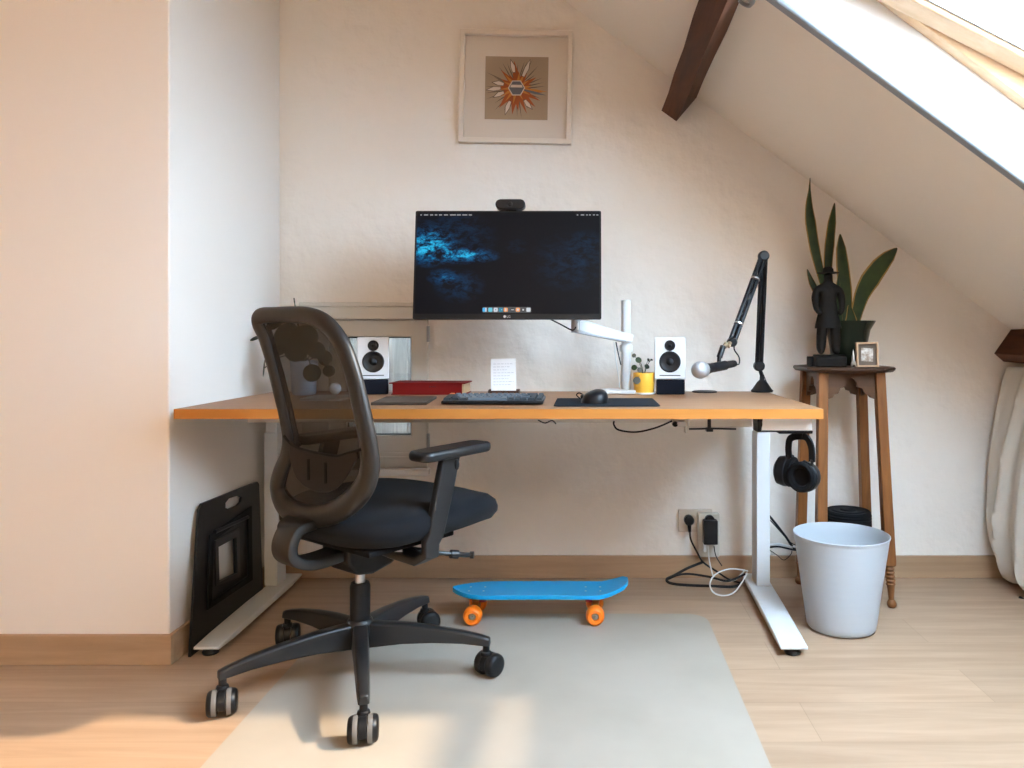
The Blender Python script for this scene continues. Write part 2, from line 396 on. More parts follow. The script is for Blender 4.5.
bm = nb(); box(bm, (P(303, 0, DW).x, -0.03, P(0, 319.5, DW).z), (wx1+0.008, 0, P(0, 307, DW).z)); box(bm, (P(303, 0, DW).x-0.004, -0.036, P(0, 307, DW).z), (wx1+0.012, 0, P(0, 302.5, DW).z)); obj('lintel_casing', bm, M['upvc'], t, bevel=0.004)
bm = nb(); box(bm, (P(303, 0, DW).x, -0.012, wz0), (wx0, 0, P(0, 320, DW).z)); obj('casing_panel', bm, M['upvc'], t, bevel=0.003)
bm = nb(); box(bm, (P(303, 0, DW).x, -0.008, P(0, 468, DW).z), (wx1, 0.0, wz0)); box(bm, (P(303, 0, DW).x, -0.014, P(0, 458, DW).z), (wx1, 0.0, P(0, 456, DW).z)); obj('lower_panel', bm, M['upvc'], t, bevel=0.003)
bm = nb(); box(bm, (P(300, 0, DW).x, -0.045, P(0, 474, DW).z), (wx1+0.01, 0.0, P(0, 467.5, DW).z)); obj('window_sill', bm, M['white_paint'], t, bevel=0.004)
for y in (334, 441):
    bm = nb(); z = P(0, y, DW).z; tube(bm, [(wx1+0.003, -0.012, z-0.03), (wx1+0.003, -0.012, z+0.03)], 0.006, 10); obj('hinge', bm, M['alu'], t)
# grey boards outside behind the little window
bm = nb()
for i in range(26):
    x = wx0-1.3+i*0.115; box(bm, (x, 0.44+0.002*(i % 2), -0.2), (x+0.1135, 0.46, 1.25))
tag(obj('board_fence', bm, M['planks_out'], loc=(wx0, 0.45, 0)), 'weathered grey boards standing outside behind the small wall window', 'boards')
bm = nb(); box(bm, (wx0-1.4, 0.25, 1.25), (wx1+1.6, 0.355, 1.30)); box(bm, (wx0-1.4, 0.25, -0.25), (wx0-1.32, 0.47, 1.30)); box(bm, (wx1+1.35, 0.25, -0.25), (wx1+1.43, 0.47, 1.30)); struct('shade_boards', bm, M['planks_out'])  # unseen slab and end boards added to keep sky light off the fence

# unseen window added behind the camera as frontal fill
t = thing('fill_window', ((gx0+gx1)/2, YB-0.1, gz0), None, None); t['kind'] = 'structure'
bm = nb(); frame_ring(bm, gx0, gx1, gz0, gz1, 0.04, YB-0.14, YB-0.07); obj('window_frame', bm, M['white_metal'], t)
bm = nb(); box(bm, (gx0+0.03, YB-0.11, gz0+0.03), (gx1-0.03, YB-0.106, gz1-0.03)); obj('glass', bm, M['glass'], t)

# unseen uplighter added behind the camera to warm the upper walls
t = thing('fill_uplighter', (0.15, -3.95, 0), 'added unseen uplighter behind the camera, warming ceiling and upper walls', 'lamp')
bm = nb(); lathe(bm, [(0, 0.001), (0.14, 0.001), (0.14, 0.015), (0.02, 0.03), (0, 0.03)], (0.15, -3.95, 0)); obj('base', bm, M['black'], t)
bm = nb(); tube(bm, [V(0.15, -3.95, 0.03), V(0.15, -3.95, 1.60)], 0.012, 12); obj('pole', bm, M['black'], t)
bm = nb(); lathe(bm, [(0, 1.60), (0.06, 1.61), (0.13, 1.66), (0.17, 1.74), (0.168, 1.74), (0.125, 1.665), (0.05, 1.62), (0, 1.615)], (0.15, -3.95, 0), seg=40); obj('bowl_shade', bm, M['white'], t)
ld = bpy.data.lights.new('fill_light', 'AREA'); ld.shape = 'DISK'; ld.size = 0.20; ld.energy = 72; ld.color = (1.0, 0.78, 0.46)
lo_ = bpy.data.objects.new('fill_light', ld); COL.objects.link(lo_); lo_.parent = t; lo_.location = (0, 0, 1.70); lo_.rotation_euler = (PI, 0, 0)

# baseboards
BH = 0.085
bm = nb(); box(bm, (XC, -0.013, 0), (XK, 0, BH)); struct('baseboard_back', bm, M['base'], bevel=0.002)
bm = nb(); box(bm, (XL, YF-0.013, 0), (XC+0.012, YF, BH)); struct('baseboard_left', bm, M['base'], bevel=0.002)
bm = nb(); box(bm, (XC, YF, 0), (XC+0.012, -0.013, BH)); struct('baseboard_alcove', bm, M['base'], bevel=0.002)

# old timbers
def timber(name, prof, y0, y1, label, seed):
    rnd = random.Random(seed); bm = nb(); n = 26; rings = []
    for i in range(n+1):
        y = y0+(y1-y0)*i/n
        rings.append([bm.verts.new((x+rnd.uniform(-.003, .003), y, z+rnd.uniform(-.003, .003))) for x, z in prof])
    m = len(prof)
    for i in range(n):
        for k in range(m): bm.faces.new((rings[i][k], rings[i][(k+1) % m], rings[i+1][(k+1) % m], rings[i+1][k]))
    bm.faces.new(rings[0]); bm.faces.new(rings[-1][::-1])
    o = obj(name, bm, M['beam'], loc=(prof[0][0], y0, prof[0][1]), angle=25)
    return tag(o, label, 'beam')
def zc(x): return SA-SB*x
timber('ceiling_beam', [(0.290, 1.807), (0.347, 1.765), (0.425, zc(0.425)+0.005), (0.43, zc(0.43)+0.03), (0.37, zc(0.37)+0.05), (0.352, zc(0.352)-0.01)], 0.0, YB, 'dark brown rough timber beam running under the sloped ceiling, above the monitor side', 3)
timber('eaves_beam', [(1.577, 0.865), (1.612, 0.832), (1.80, 0.815), (1.84, zc(1.84)+0.01), (1.647, zc(1.647)+0.012)], 0.0, YB, 'dark old timber end low at the right, just above the hanging cloth', 5)

# ceiling spot
bm = nb(); c = sl(0.432, 2.055-DW, -0.001)
ts = thing('ceiling_spot', c, 'small round grey spotlight rim in the sloped ceiling beside the beam', 'light')
lathe(bm, [(0.0, 0.006), (0.018, 0.008), (0.021, 0.016), (0.027, 0.014), (0.029, 0.004), (0.028, 0)], c, -NS); obj('rim', bm, M['alu'], ts)
bm = nb(); lathe(bm, [(0, 0.012), (0.014, 0.010), (0.017, 0.006)], c, -NS); obj('lens', bm, M['silver'], ts)

# ------------------------------------------------------------------ mat on the floor
def flat_rr(bm, cx, cy, w, d, r, z0, z1, rot=0, n=6, mi=0):
    R2 = Matrix.Rotation(rot, 2); pts = []
    for x, y in rrect(w, d, r, n):
        v = R2@Vector((x, y)); pts.append((cx+v.x, cy+v.y, z0))
    prism(bm, pts, (0, 0, z1-z0), mi)
bm = nb(); flat_rr(bm, (-0.834+0.398)/2, (-0.394-2.2)/2, 1.232, 1.806, 0.07, 0.0004, 0.0015)
tag(obj('chair_mat', bm, M['mat'], loc=(-0.218, -1.3, 0)), 'large pale grey floor mat under the office chair', 'floor mat')

# ------------------------------------------------------------------ desk
DZ = 0.731; YDF = 2.10-DW; YDB = 2.785-DW; DX0, DX1 = -1.142, 0.6535
desk = thing('standing_desk', (-0.24, -0.5, 0), 'wide wooden standing desk with white metal legs in the alcove', 'desk')
bm = nb(); box(bm, (DX0, YDF+0.002, DZ-0.028), (DX1, YDB, DZ))
top = obj('desktop', bm, M['desk'], desk, bevel=0.0015)
bm = nb(); box(bm, (DX0, YDF, DZ-0.0275), (DX1, YDF+0.002, DZ-0.0006)); obj('edge_band', bm, M['desk_edge'], top, label='lighter orange-brown front edge of the desktop')
def foot(bm, f0, f1, b0, b1):
    yf, yb = 2.205-DW, 2.895-DW
    prof = [(yf, 0.018, 0.030), (yf+0.10, 0.012, 0.034), ((yf+yb)/2, 0.012, 0.036), (yb-0.1, 0.012, 0.034), (yb, 0.02, 0.030)]
    rings = []
    for y, z0, z1 in prof:
        k = (y-yf)/(yb-yf); xa, xb = f0+(b0-f0)*k, f1+(b1-f1)*k
        rings.append([bm.verts.new(v) for v in ((xa, y, z0+0.004), (xb, y, z0+0.004), (xb, y, z1), (xa, y, z1))])
    for a, b in zip(rings[:-1], rings[1:]):
        for k in range(4): bm.faces.new((a[k], a[(k+1) % 4], b[(k+1) % 4], b[k]))
    bm.faces.new(rings[0]); bm.faces.new(rings[-1][::-1])
for (f0, f1, b0, b1, c0, c1) in ((-1.143, -1.068, -1.160, -1.084, -1.162, -1.115), (0.562, 0.642, 0.590, 0.676, 0.611, 0.659)):
    bm = nb(); foot(bm, f0, f1, b0, b1); ft = obj('foot', bm, M['white_metal'], desk, bevel=0.003)
    for yy in (2.235-DW, 2.86-DW):
        k = (yy+DW-2.205)/0.69; bm = nb(); xx = (f0+f1)/2*(1-k)+(b0+b1)/2*k
        lathe(bm, [(0, 0), (0.022, 0), (0.024, 0.006), (0.02, 0.014), (0.006, 0.016), (0.006, 0.022), (0, 0.022)], (xx, yy, 0.001), seg=20); obj('leveller', bm, M['black'], ft, label='black round levelling pad')
    ya, yb = 2.736-DW, 2.816-DW
    leg = None
    for i, (z0, z1, ins) in enumerate(((0.034, 0.585, 0), (0.585, 0.628, 0.0035), (0.628, 0.70, 0.007))):
        bm = nb(); box(bm, (c0+ins, ya+ins, z0), (c1-ins, yb-ins, z1))
        o = obj('leg' if i == 0 else 'leg_stage', bm, M['white_metal'], desk if i == 0 else leg, bevel=0.002)
        if i == 0: leg = o
    bm = nb(); box(bm, (c0-0.01, 2.25-DW, 0.690), (c1 if c1 < DX1 else DX1-0.004, 2.76-DW, 0.702)); obj('side_bracket', bm, M['white_metal'], desk)
bm = nb(); box(bm, (-1.118, 2.50-DW, 0.648), (0.612, 2.54-DW, 0.700)); box(bm, (-1.118, 2.50-DW, 0.69), (0.612, 2.60-DW, 0.70)); obj('crossbar', bm, M['cream'], desk, bevel=0.002, label='cream steel bar under the desktop')
# things under the desktop
t = thing('cable_tray', P(722, 427, 2.40), 'beige cable tray with a black strap fixed under the right half of the desk', 'cable tray')
bm = nb(); a = P(688, 418, 2.40); b = P(753, 427.5, 2.40); box(bm, (a.x, a.y, b.z), (b.x, a.y+0.10, 0.7028)); obj('tray', bm, M['cream'], t, bevel=0.006)
bm = nb(); x = P(709, 0, 2.4).x; box(bm, (x-0.005, a.y-0.003, b.z-0.004), (x+0.006, a.y+0.103, 0.7027)); box(bm, (x-0.008, a.y-0.006, b.z-0.013), (x+0.012, a.y+0.02, b.z-0.003)); tube(bm, [P(689, 429, 2.40), P(712, 428.5, 2.395), P(736, 429, 2.40)], 0.003, 8); obj('strap', bm, M['black'], t, label='black strap around the tray')
t = thing('power_strip', P(680, 425, 2.42), 'cream multi-socket adapter hanging under the desk left of the beige tray', 'power strip')
bm = nb(); a = P(673, 419, 2.42); b = P(687, 427, 2.42); box(bm, (a.x, a.y, b.z), (b.x, a.y+0.05, 0.7028)); box(bm, (b.x-0.006, a.y-0.01, b.z-0.02), (b.x, a.y+0.03, 0.7028)); obj('body', bm, M['cream'], t, bevel=0.003)
for k in range(3):
    bm = nb(); lathe(bm, [(0, 0.012), (0.008, 0.012), (0.009, 0)], P(675+4*k, 424, 2.415), (0, -1, 0), 14); obj('plug', bm, M['silver'] if k else M['black'], t)
bm = nb(); tube(bm, smooth_path([P(614, 421, 2.38), P(614, 425, 2.38), P(619, 430, 2.38), P(636, 432, 2.38), P(655, 428, 2.38), P(672, 421, 2.40)]), 0.0028, 8)
tag(obj('cable', bm, M['cable'], loc=P(640, 430, 2.38)), 'black cable looping down below the middle of the desktop', 'cable')
bm = nb(); tube(bm, smooth_path([P(538, 420, 2.40), P(545, 423, 2.40), P(552, 420.5, 2.40), P(556, 424, 2.40)]), 0.002, 8)
tag(obj('cable', bm, M['cable'], loc=P(545, 422, 2.4)), 'short thin cable end poking out below the desktop right of the armrest', 'cable')
# white box near right end, headphones on its hook
t = thing('under_desk_box', P(785, 430, 2.16), 'white-fronted box with black edges mounted under the right front corner of the desk', 'box')
bm = nb(); a = P(759, 418, 2.15); b = P(813, 432, 2.15)
prism(bm, [(a.x+0.012, a.y, 0.7025), (b.x-0.006, a.y, 0.7025), (b.x-0.002, a.y, b.z+0.004), (a.x+0.004, a.y, b.z+0.004)], (0, 0.055, 0)); obj('body', bm, M['white'], t, bevel=0.002)
bm = nb(); prism(bm, [(a.x-0.004, a.y+0.002, 0.7025), (a.x+0.014, a.y+0.002, 0.7025), (a.x+0.006, a.y-0.002, b.z+0.003), (b.x-0.001, a.y-0.002, b.z+0.003), (b.x-0.001, a.y-0.002, b.z), (a.x-0.004, a.y-0.002, b.z)], (0, 0.060, 0)); obj('trim', bm, M['black'], t, label='black lower and left edge')
bm = nb(); h0 = P(777, 433, 2.19); h1 = P(811, 433, 2.19); box(bm, (h0.x, h0.y-0.02, b.z-0.008), (h1.x, h0.y+0.015, b.z)); obj('hook', bm, M['black'], t, bevel=0.003, label='black headphone hook')
t = thing('headphones', P(798, 436, 2.20), 'black over-ear headphones hanging below the right corner of the desk', 'headphones')
bandp = [P(789, 457, 2.22), P(788.5, 447, 2.215), P(790.5, 438.5, 2.21), P(799, 436.2, 2.19), P(807, 438, 2.17), P(811.5, 448, 2.165), P(812, 462, 2.16)]
sp = smooth_path(bandp, 8)
def ribbon(bm, path, wdir, w, th, mi=0, ws=None):
    wd0 = Vector(wdir).normalized(); rings = []; n = len(path)
    for i, p in enumerate(path):
        tt = (path[min(i+1, n-1)]-path[max(i-1, 0)]).normalized(); wd = (wd0-tt*tt.dot(wd0)).normalized(); nn = tt.cross(wd)
        ww = ws[i] if ws else w
        rr = [(ww/2, th*0.25), (ww/2*0.9, th/2), (-ww/2*0.9, th/2), (-ww/2, th*0.25), (-ww/2, -th*0.25), (-ww/2*0.9, -th/2), (ww/2*0.9, -th/2), (ww/2, -th*0.25)]
        rings.append([bm.verts.new(p+wd*a+nn*b) for a, b in rr])
    for a, b in zip(rings[:-1], rings[1:]):
        for k in range(8): bm.faces.new((a[k], a[(k+1) % 8], b[(k+1) % 8], b[k])).material_index = mi
    bm.faces.new(rings[0]).material_index = mi; bm.faces.new(rings[-1][::-1]).material_index = mi
bm = nb(); ribbon(bm, sp, (0.75, -0.9, 0), 0.020, 0.007); obj('headband', bm, M['black'], t)
for c, ax, r, k in ((P(790.5, 471.5, 2.235), (0.80, -0.60, -0.05), 0.045, 1), (P(802, 477, 2.17), (-0.72, -0.70, 0.05), 0.044, -1)):
    bm = nb(); lathe(bm, [(0, -0.045), (r*0.6, -0.043), (r*0.92, -0.034), (r, -0.018), (r, -0.008), (r*0.9, -0.004)], c, ax, 28); cup = obj('ear_cup', bm, M['black'], t)
    bm = nb(); lathe(bm, [(r*0.9, -0.008), (r*1.0, 0.0), (r*0.98, 0.010), (r*0.82, 0.014), (r*0.62, 0.010), (r*0.56, 0.0), (0, -0.002)], c, ax, 28); obj('ear_pad', bm, M['black_matte'], cup)
    bm = nb(); e = sp[0] if k == 1 else sp[-1]; tube(bm, [e+V(0, 0, 0.006), e-V(0, 0, 0.012), c+V(0.01, 0.015, r*0.93)], 0.006, 10); obj('yoke', bm, M['chair'], t)

# ------------------------------------------------------------------ monitor, webcam, arm
mon = thing('monitor', P(508, 320, 2.48), 'wide black computer monitor showing a dark blue nebula picture, above the desk', 'monitor')
mw, mh = 0.613, 0.362; tl = math.radians(7.0); mc = P(507.7, 264.6, 2.49)
mxv, myv = Vector((1, 0, 0)), Vector((0, math.sin(tl), math.cos(tl))); mzv = Vector((0, -math.cos(tl), math.sin(tl)))
MM = Matrix((( mxv.x, myv.x, mzv.x, mc.x), (mxv.y, myv.y, mzv.y, mc.y), (mxv.z, myv.z, mzv.z, mc.z), (0, 0, 0, 1)))
def ml(x, y, z=0): return MM@Vector((x, y, z))
def mquad(bm, x0, y0, x1, y1, z, th=0.0004, mi=0): prism(bm, [ml(x0, y0, z), ml(x1, y0, z), ml(x1, y1, z), ml(x0, y1, z)], mzv*th, mi)
bm = nb(); prism(bm, [ml(x, y, -0.012) for x, y in rrect(mw, mh, 0.005, 3)], mzv*0.012); obj('bezel', bm, M['black'], mon)
bm = nb(); prism(bm, [ml(x, y, -0.040) for x, y in rrect(mw*0.62, mh*0.62, 0.03, 4)], mzv*0.029); obj('rear_housing', bm, M['black_matte'], mon, bevel=0.008)
# screen
sm = bpy.data.materials.new('nebula_screen'); sm.use_nodes = True; nt = sm.node_tree; pb = nt.nodes['Principled BSDF']
pb.inputs['Base Color'].default_value = (0.004, 0.004, 0.005, 1); pb.inputs['Roughness'].default_value = 0.4; pb.inputs['Specular IOR Level'].default_value = 0.08
def N(k, **kw):
    n = nt.nodes.new(k)
    for a, b in kw.items(): setattr(n, a, b)
    return n
def math_(op, a, b=None, clamp=False):
    n = N('ShaderNodeMath', operation=op); n.use_clamp = clamp
    for i, v in enumerate((a, b)):
        if v is None: continue
        if isinstance(v, (int, float)): n.inputs[i].default_value = v
        else: nt.links.new(v, n.inputs[i])
    return n.outputs[0]
uv = N('ShaderNodeUVMap'); uv.uv_map = 'UVMap'
ns = N('ShaderNodeTexNoise'); ns.inputs['Scale'].default_value = 13; ns.inputs['Detail'].default_value = 12; ns.inputs['Roughness'].default_value = 0.78; ns.inputs['Distortion'].default_value = 0.3
nt.links.new(uv.outputs[0], ns.inputs['Vector'])
def blob(cx, cy, sx_, sy_, amp):
    mp = N('ShaderNodeMapping'); mp.vector_type = 'POINT'; nt.links.new(uv.outputs[0], mp.inputs[0])
    mp.inputs['Location'].default_value = (-cx/sx_, -cy/sy_, 0); mp.inputs['Scale'].default_value = (1/sx_, 1/sy_, 0)
    l = N('ShaderNodeVectorMath', operation='LENGTH'); nt.links.new(mp.outputs[0], l.inputs[0])
    g = math_('SUBTRACT', 1.0, l.outputs['Value'], True); return math_('MULTIPLY', g, amp)
def nz(v, lo, hi):
    mr = N('ShaderNodeMapRange'); mr.inputs[1].default_value = lo; mr.inputs[2].default_value = hi; nt.links.new(v, mr.inputs[0]); return mr.outputs[0]
tot = None
for b_ in ((0.07, 0.66, 0.16, 0.22, 2.6), (0.27, 0.57, 0.20, 0.09, 2.0), (0.15, 0.36, 0.10, 0.10, 1.0), (0.24, 0.27, 0.15, 0.18, 0.45), (0.84, 0.50, 0.24, 0.32, 0.20), (0.93, 0.68, 0.12, 0.16, 0.20), (0.55, 0.66, 0.07, 0.08, 0.18), (0.18, 0.75, 0.28, 0.3, 0.35)):
    v = blob(*b_); tot = v if tot is None else math_('ADD', tot, v)
neb = math_('MULTIPLY', tot, nz(ns.outputs[0], 0.44, 0.68))
cr = N('ShaderNodeValToRGB'); e = cr.color_ramp.elements; e[0].position = 0.0; e[0].color = (0.0025, 0.0028, 0.0045, 1); e[1].position = 1.0; e[1].color = (0.02, 0.50, 0.80, 1)
k_ = e.new(0.35); k_.color = (0.002, 0.045, 0.13, 1); k_ = e.new(0.7); k_.color = (0.004, 0.20, 0.42, 1)
nt.links.new(neb, cr.inputs[0])
nt.links.new(cr.outputs[0], pb.inputs['Emission Color']); pb.inputs['Emission Strength'].default_value = 1.0
bm = nb(); sw, sh0, sh1 = mw/2-0.006, -mh/2+0.018, mh/2-0.005
vs = [bm.verts.new(ml(x, y, 0.0006)) for x, y in ((-sw, sh0), (sw, sh0), (sw, sh1), (-sw, sh1))]
f = bm.faces.new(vs); ul = bm.loops.layers.uv.new('UVMap')
for l, c_ in zip(f.loops, ((0, 0), (1, 0), (1, 1), (0, 1))): l[ul].uv = c_
scr = obj('screen', bm, sm, mon)
# dock
bm = nb(); dm = [emis('dock_bar', (0.05, 0.065, 0.085), 1), emis('icon_blue', (0.05, 0.42, 0.80), 1), emis('icon_cyan', (0.10, 0.55, 0.72), 1), emis('icon_pale', (0.55, 0.62, 0.70), 1), emis('icon_teal', (0.0, 0.22, 0.36), 1), emis('icon_orange', (0.75, 0.33, 0.12), 1), emis('icon_dark', (0.03, 0.04, 0.05), 1)]
def mx_(px): return (px-507.3)/187*mw
dy = sh0+0.013
prism(bm, [ml(mx_(507)+x, dy+y, 0.0008) for x, y in rrect(0.158, 0.018, 0.004, 3)], mzv*0.0003)
ic = [(485, 1), (490.7, 2), (496, 3), (501, 4), (506, 5), (512.8, 6), (518, 5), (523.3, 6), (528.5, 3)]
for px, mi in ic: prism(bm, [ml(mx_(px)+x, dy+y, 0.0011) for x, y in rrect(0.0135, 0.0135, 0.003, 3)], mzv*0.0003, mi)
for px, mi, w_, h_ in ((486.3, 3, .005, .013), (506, 3, .004, .009), (512.8, 3, .009, .002), (518, 3, .006, .006), (523.3, 3, .005, .005), (496, 6, .003, .003), (502, 3, .003, .002)):
    mquad(bm, mx_(px)-w_/2, dy-h_/2, mx_(px)+w_/2, dy+h_/2, 0.0014, 0.0002, mi)
obj('dock', bm, dm, scr, label='row of small coloured icons')
bm = nb(); my = sh1-0.009
for px, w_ in ((419.5, 1.5), (424.5, 4), (430, 3), (434.5, 2.5), (439, 3), (444.5, 4), (451.5, 6), (457.5, 4), (463.5, 5), (469, 3), (577, 1.5), (582, 3.5), (586.5, 1.5), (589.5, 1.8), (593.5, 2), (597, 2)):
    mquad(bm, mx_(px-w_/2), my-0.0016, mx_(px+w_/2), my+0.0016, 0.0008)
obj('menu_bar', bm, emis('menu_text', (0.35, 0.36, 0.38), 1), scr, label='thin row of white menu marks')
# maker's mark: disc and two letters
def text_mesh(bm, s, size, origin, xd, yd, ext, mi=0):
    cu = bpy.data.curves.new('tx', 'FONT'); cu.body = s; cu.size = size; cu.align_x = 'LEFT'
    to = bpy.data.objects.new('tx', cu); me = to.to_mesh()
    xd, yd = Vector(xd), Vector(yd); off = len(bm.verts)
    vs_ = [bm.verts.new(Vector(origin)+xd*v.co.x+yd*v.co.y) for v in me.vertices]
    for p in me.polygons:
        try: bm.faces.new([vs_[i] for i in p.vertices]).material_index = mi
        except ValueError: pass
    to.to_mesh_clear(); bpy.data.objects.remove(to); bpy.data.curves.remove(cu)
bm = nb(); ly = -mh/2+0.009
lathe(bm, [(0, 0.0006), (0.0042, 0.0006), (0.0042, 0)], ml(mx_(505.0), ly, 0.0003), mzv, 20)
text_mesh(bm, 'LG', 0.0105, ml(mx_(505.0)+0.006, ly-0.0037, 0.0008), mxv, myv, 0)
obj('maker_mark', bm, mat('logo_grey', (0.55, 0.55, 0.55), 0.4), mon, label='small pale round mark and letters LG')
# webcam
wc = thing('webcam', ml(mx_(510), mh/2, 0), 'small black bar webcam clipped on top of the monitor', 'webcam')
c = ml(mx_(509.7), mh/2+0.018, 0.006)
bm = nb(); w2 = 0.049-0.0165
pts = [(w2+0.0165*math.cos(a), 0.0165*math.sin(a)) for a in [(-PI/2+PI*k/8) for k in range(9)]]+[(-w2-0.0165*math.cos(a), -0.0165*math.sin(a)) for a in [(-PI/2+PI*k/8) for k in range(9)]]
prism(bm, [c+mxv*x+myv*y-mzv*0.015 for x, y in pts], mzv*0.03); obj('body', bm, M['black'], wc, bevel=0.003)
bm = nb(); lathe(bm, [(0, 0.018), (0.005, 0.018), (0.007, 0.0155), (0.0085, 0.015)], c, mzv, 20); obj('lens', bm, M['cone'], wc)
bm = nb(); b0 = ml(mx_(510), mh/2, 0); prism(bm, [b0+mxv*x+mzv*z+myv*0.0005 for x, z in ((-0.017, -0.014), (0.017, -0.014), (0.017, 0.004), (-0.017, 0.004))], myv*0.006); prism(bm, [b0+mxv*x-mzv*0.014+myv*y for x, y in ((-0.017, -0.02), (0.017, -0.02), (0.017, 0.005), (-0.017, 0.005))], -mzv*0.004); obj('clip', bm, M['black_matte'], wc)
# arm
arm = thing('monitor_stand', P(626, 391, 2.69), 'white monitor arm with upright pole on a base at the back of the desk', 'monitor arm')
pc = P(626, 0, 2.69); px_, py_ = pc.x, pc.y; zt = P(0, 300, 2.69).z
bm = nb(); lathe(bm, [(0, DZ+0.012), (0.0165, DZ+0.012), (0.0165, zt-0.002), (0.015, zt), (0, zt)], (px_, py_, 0), seg=28); obj('pole', bm, M['white_metal'], arm)
bm = nb(); flat_rr(bm, px_-0.022, py_, 0.135, 0.10, 0.012, DZ+0.0005, DZ+0.014); obj('base', bm, M['white_metal'], arm, bevel=0.003)
bm = nb(); zc_ = P(0, 348, 2.69).z; lathe(bm, [(0.016, zc_-0.012), (0.0235, zc_-0.012), (0.0235, zc_+0.008), (0.021, zc_+0.012), (0.016, zc_+0.012)], (px_, py_, 0), seg=28); obj('collar', bm, M['white_metal'], arm)
A0 = P(627, 338, 2.66); A1 = P(578, 326, 2.575)
bm = nb(); dv = (A1-A0); L_ = dv.length; dn = dv.normalized(); upv = Vector((0, 0, 1)); sd_ = dn.cross(upv).normalized(); un = sd_.cross(dn)
prof = [(-0.016, -0.014), (L_*0.5, -0.020), (L_+0.01, -0.018), (L_+0.014, 0.0), (L_+0.014, 0.020), (L_-0.03, 0.022), (0.05, 0.016), (-0.016, 0.016)]
prism(bm, [A0+dn*a+un*b-sd_*0.017 for a, b in prof], sd_*0.034); ba = obj('beam', bm, M['white_metal'], arm, bevel=0.005)
bm = nb(); prism(bm, [A0+dn*a+un*b-sd_*0.0175 for a, b in ((0.01, -0.0165), (L_, -0.024), (L_, -0.019), (0.01, -0.012))], sd_*0.035); obj('cable_cover', bm, M['alu'], ba, label='grey strip under the beam')
bm = nb(); lathe(bm, [(0, -0.022), (0.019, -0.022), (0.019, 0.02), (0, 0.02)], A1+V(-0.004, 0, 0), seg=24); obj('elbow', bm, M['alu'], arm)
B1 = ml(0, 0, -0.062); bm = nb(); q = [A1+V(-0.004, 0, 0.02), A1+V(-0.02, 0.005, 0.06), (A1+B1)/2+V(0, 0.02, 0.05), B1+V(0, 0.02, 0)]
tube(bm, smooth_path(q, 6), 0.014, 12); lathe(bm, [(0, -0.02), (0.02, -0.02), (0.02, 0.021), (0, 0.021)], B1, mzv, 20); obj('forearm', bm, M['white_metal'], arm)
bm = nb(); prism(bm, [B1+mxv*x+myv*y+mzv*0.0195 for x, y in rrect(0.11, 0.11, 0.01, 3)], mzv*0.002); obj('mounting_plate', bm, M['white_metal'], arm)
bm = nb(); tube(bm, smooth_path([P(548, 318, 2.55), P(560, 324, 2.55), P(572, 330, 2.545), P(576, 327, 2.55)]), 0.0024, 8)
tag(obj('cable', bm, M['cable'], loc=P(572, 330, 2.55)), 'black cable running along the underside of the monitor arm', 'cable')
bm = nb(); tube(bm, smooth_path([P(616, 342, 2.66), P(618, 352, 2.66), P(621, 365, 2.66)]), 0.0024, 8)
tag(obj('cable', bm, M['cable'], loc=P(618, 352, 2.66)), 'short black cable hanging from the inner end of the monitor arm beam', 'cable')
bm = nb(); tube(bm, smooth_path([P(614, 342, 2.67), P(616, 360, 2.67), P(619, 380, 2.675), P(620, 389, 2.68)]), 0.002, 8)
tag(obj('cable', bm, M['cable_white'], loc=P(617, 360, 2.67)), 'thin white cable dropping left of the monitor arm pole', 'cable')

# ------------------------------------------------------------------ speakers with wedge stands
def make_speaker(cx, yfr, label, group):
    """front face at y = yfr, tilted back slightly"""
    t = thing('bookshelf_speaker', (cx, yfr+0.06, DZ+0.052), label, 'speaker', group)
    tl_ = math.radians(4); w_, h_, d_ = 0.106, 0.146, 0.12
    Rm = Matrix.Translation((cx, yfr, DZ+0.0535))@Matrix.Rotation(-tl_, 4, 'X')
    fy = Rm.to_3x3()@Vector((0, -1, 0))
    bm = nb(); box(bm, (-w_/2, 0, 0), (w_/2, d_, h_), Rm); cab = obj('cabinet', bm, M['spk_white'], t, bevel=0.003)
    for zz, r in ((0.116, 0.0185), (0.060, 0.037)):
        c_ = Rm@Vector((0, 0, zz)); bm = nb()
        lathe(bm, [(r, 0.0), (r, 0.0016), (r*0.92, 0.0026), (r*0.80, 0.0015), (r*0.74, 0.0006), (r*0.34, 0.0004), (r*0.30, 0.003), (r*0.2, 0.0052), (0, 0.006)], c_, fy, 36)
        obj('woofer' if r > 0.03 else 'tweeter', bm, M['cone'], t)
    bm = nb(); box(bm, (-0.036, -0.0006, 0.0115), (0.036, 0.004, 0.0145), Rm); obj('bass_slot', bm, M['black'], t)
    return t
def make_wedge(cx, yfr, label, group):
    x0, x1 = cx-0.049, cx+0.049; z0, z1 = DZ+0.0005, DZ+0.0525
    bm = nb(); prof = [(yfr+0.004, z0), (yfr+0.12, z0), (yfr+0.12, z1-0.008), (yfr+0.004, z1)]
    prism(bm, [(x0, y, z) for y, z in prof], (x1-x0, 0, 0))
    return tag(obj('speaker_wedge', bm, M['foam'], loc=(cx, yfr+0.06, DZ), bevel=0.004), label, 'speaker stand', group)
GS, GW = 'pair of white desktop speakers', 'dark wedges under the speakers'
cxr = P(671.5, 0, 2.62).x; cxl = P(368.5, 0, 2.62).x; yfs = 2.62-DW
s1 = make_speaker(cxr, yfs, 'white speaker right of the yellow plant pot, nearest the microphone', GS)
s2 = copy_tree(s1); s2.location.x += cxl-cxr; s1.rotation_euler.z = math.radians(-5); s2.rotation_euler.z = math.radians(15); s2['label'] = 'white speaker in front of the small window, left of the red book'
w1 = make_wedge(cxr+0.002, yfs, 'black foam wedge under the speaker beside the yellow pot', GW)
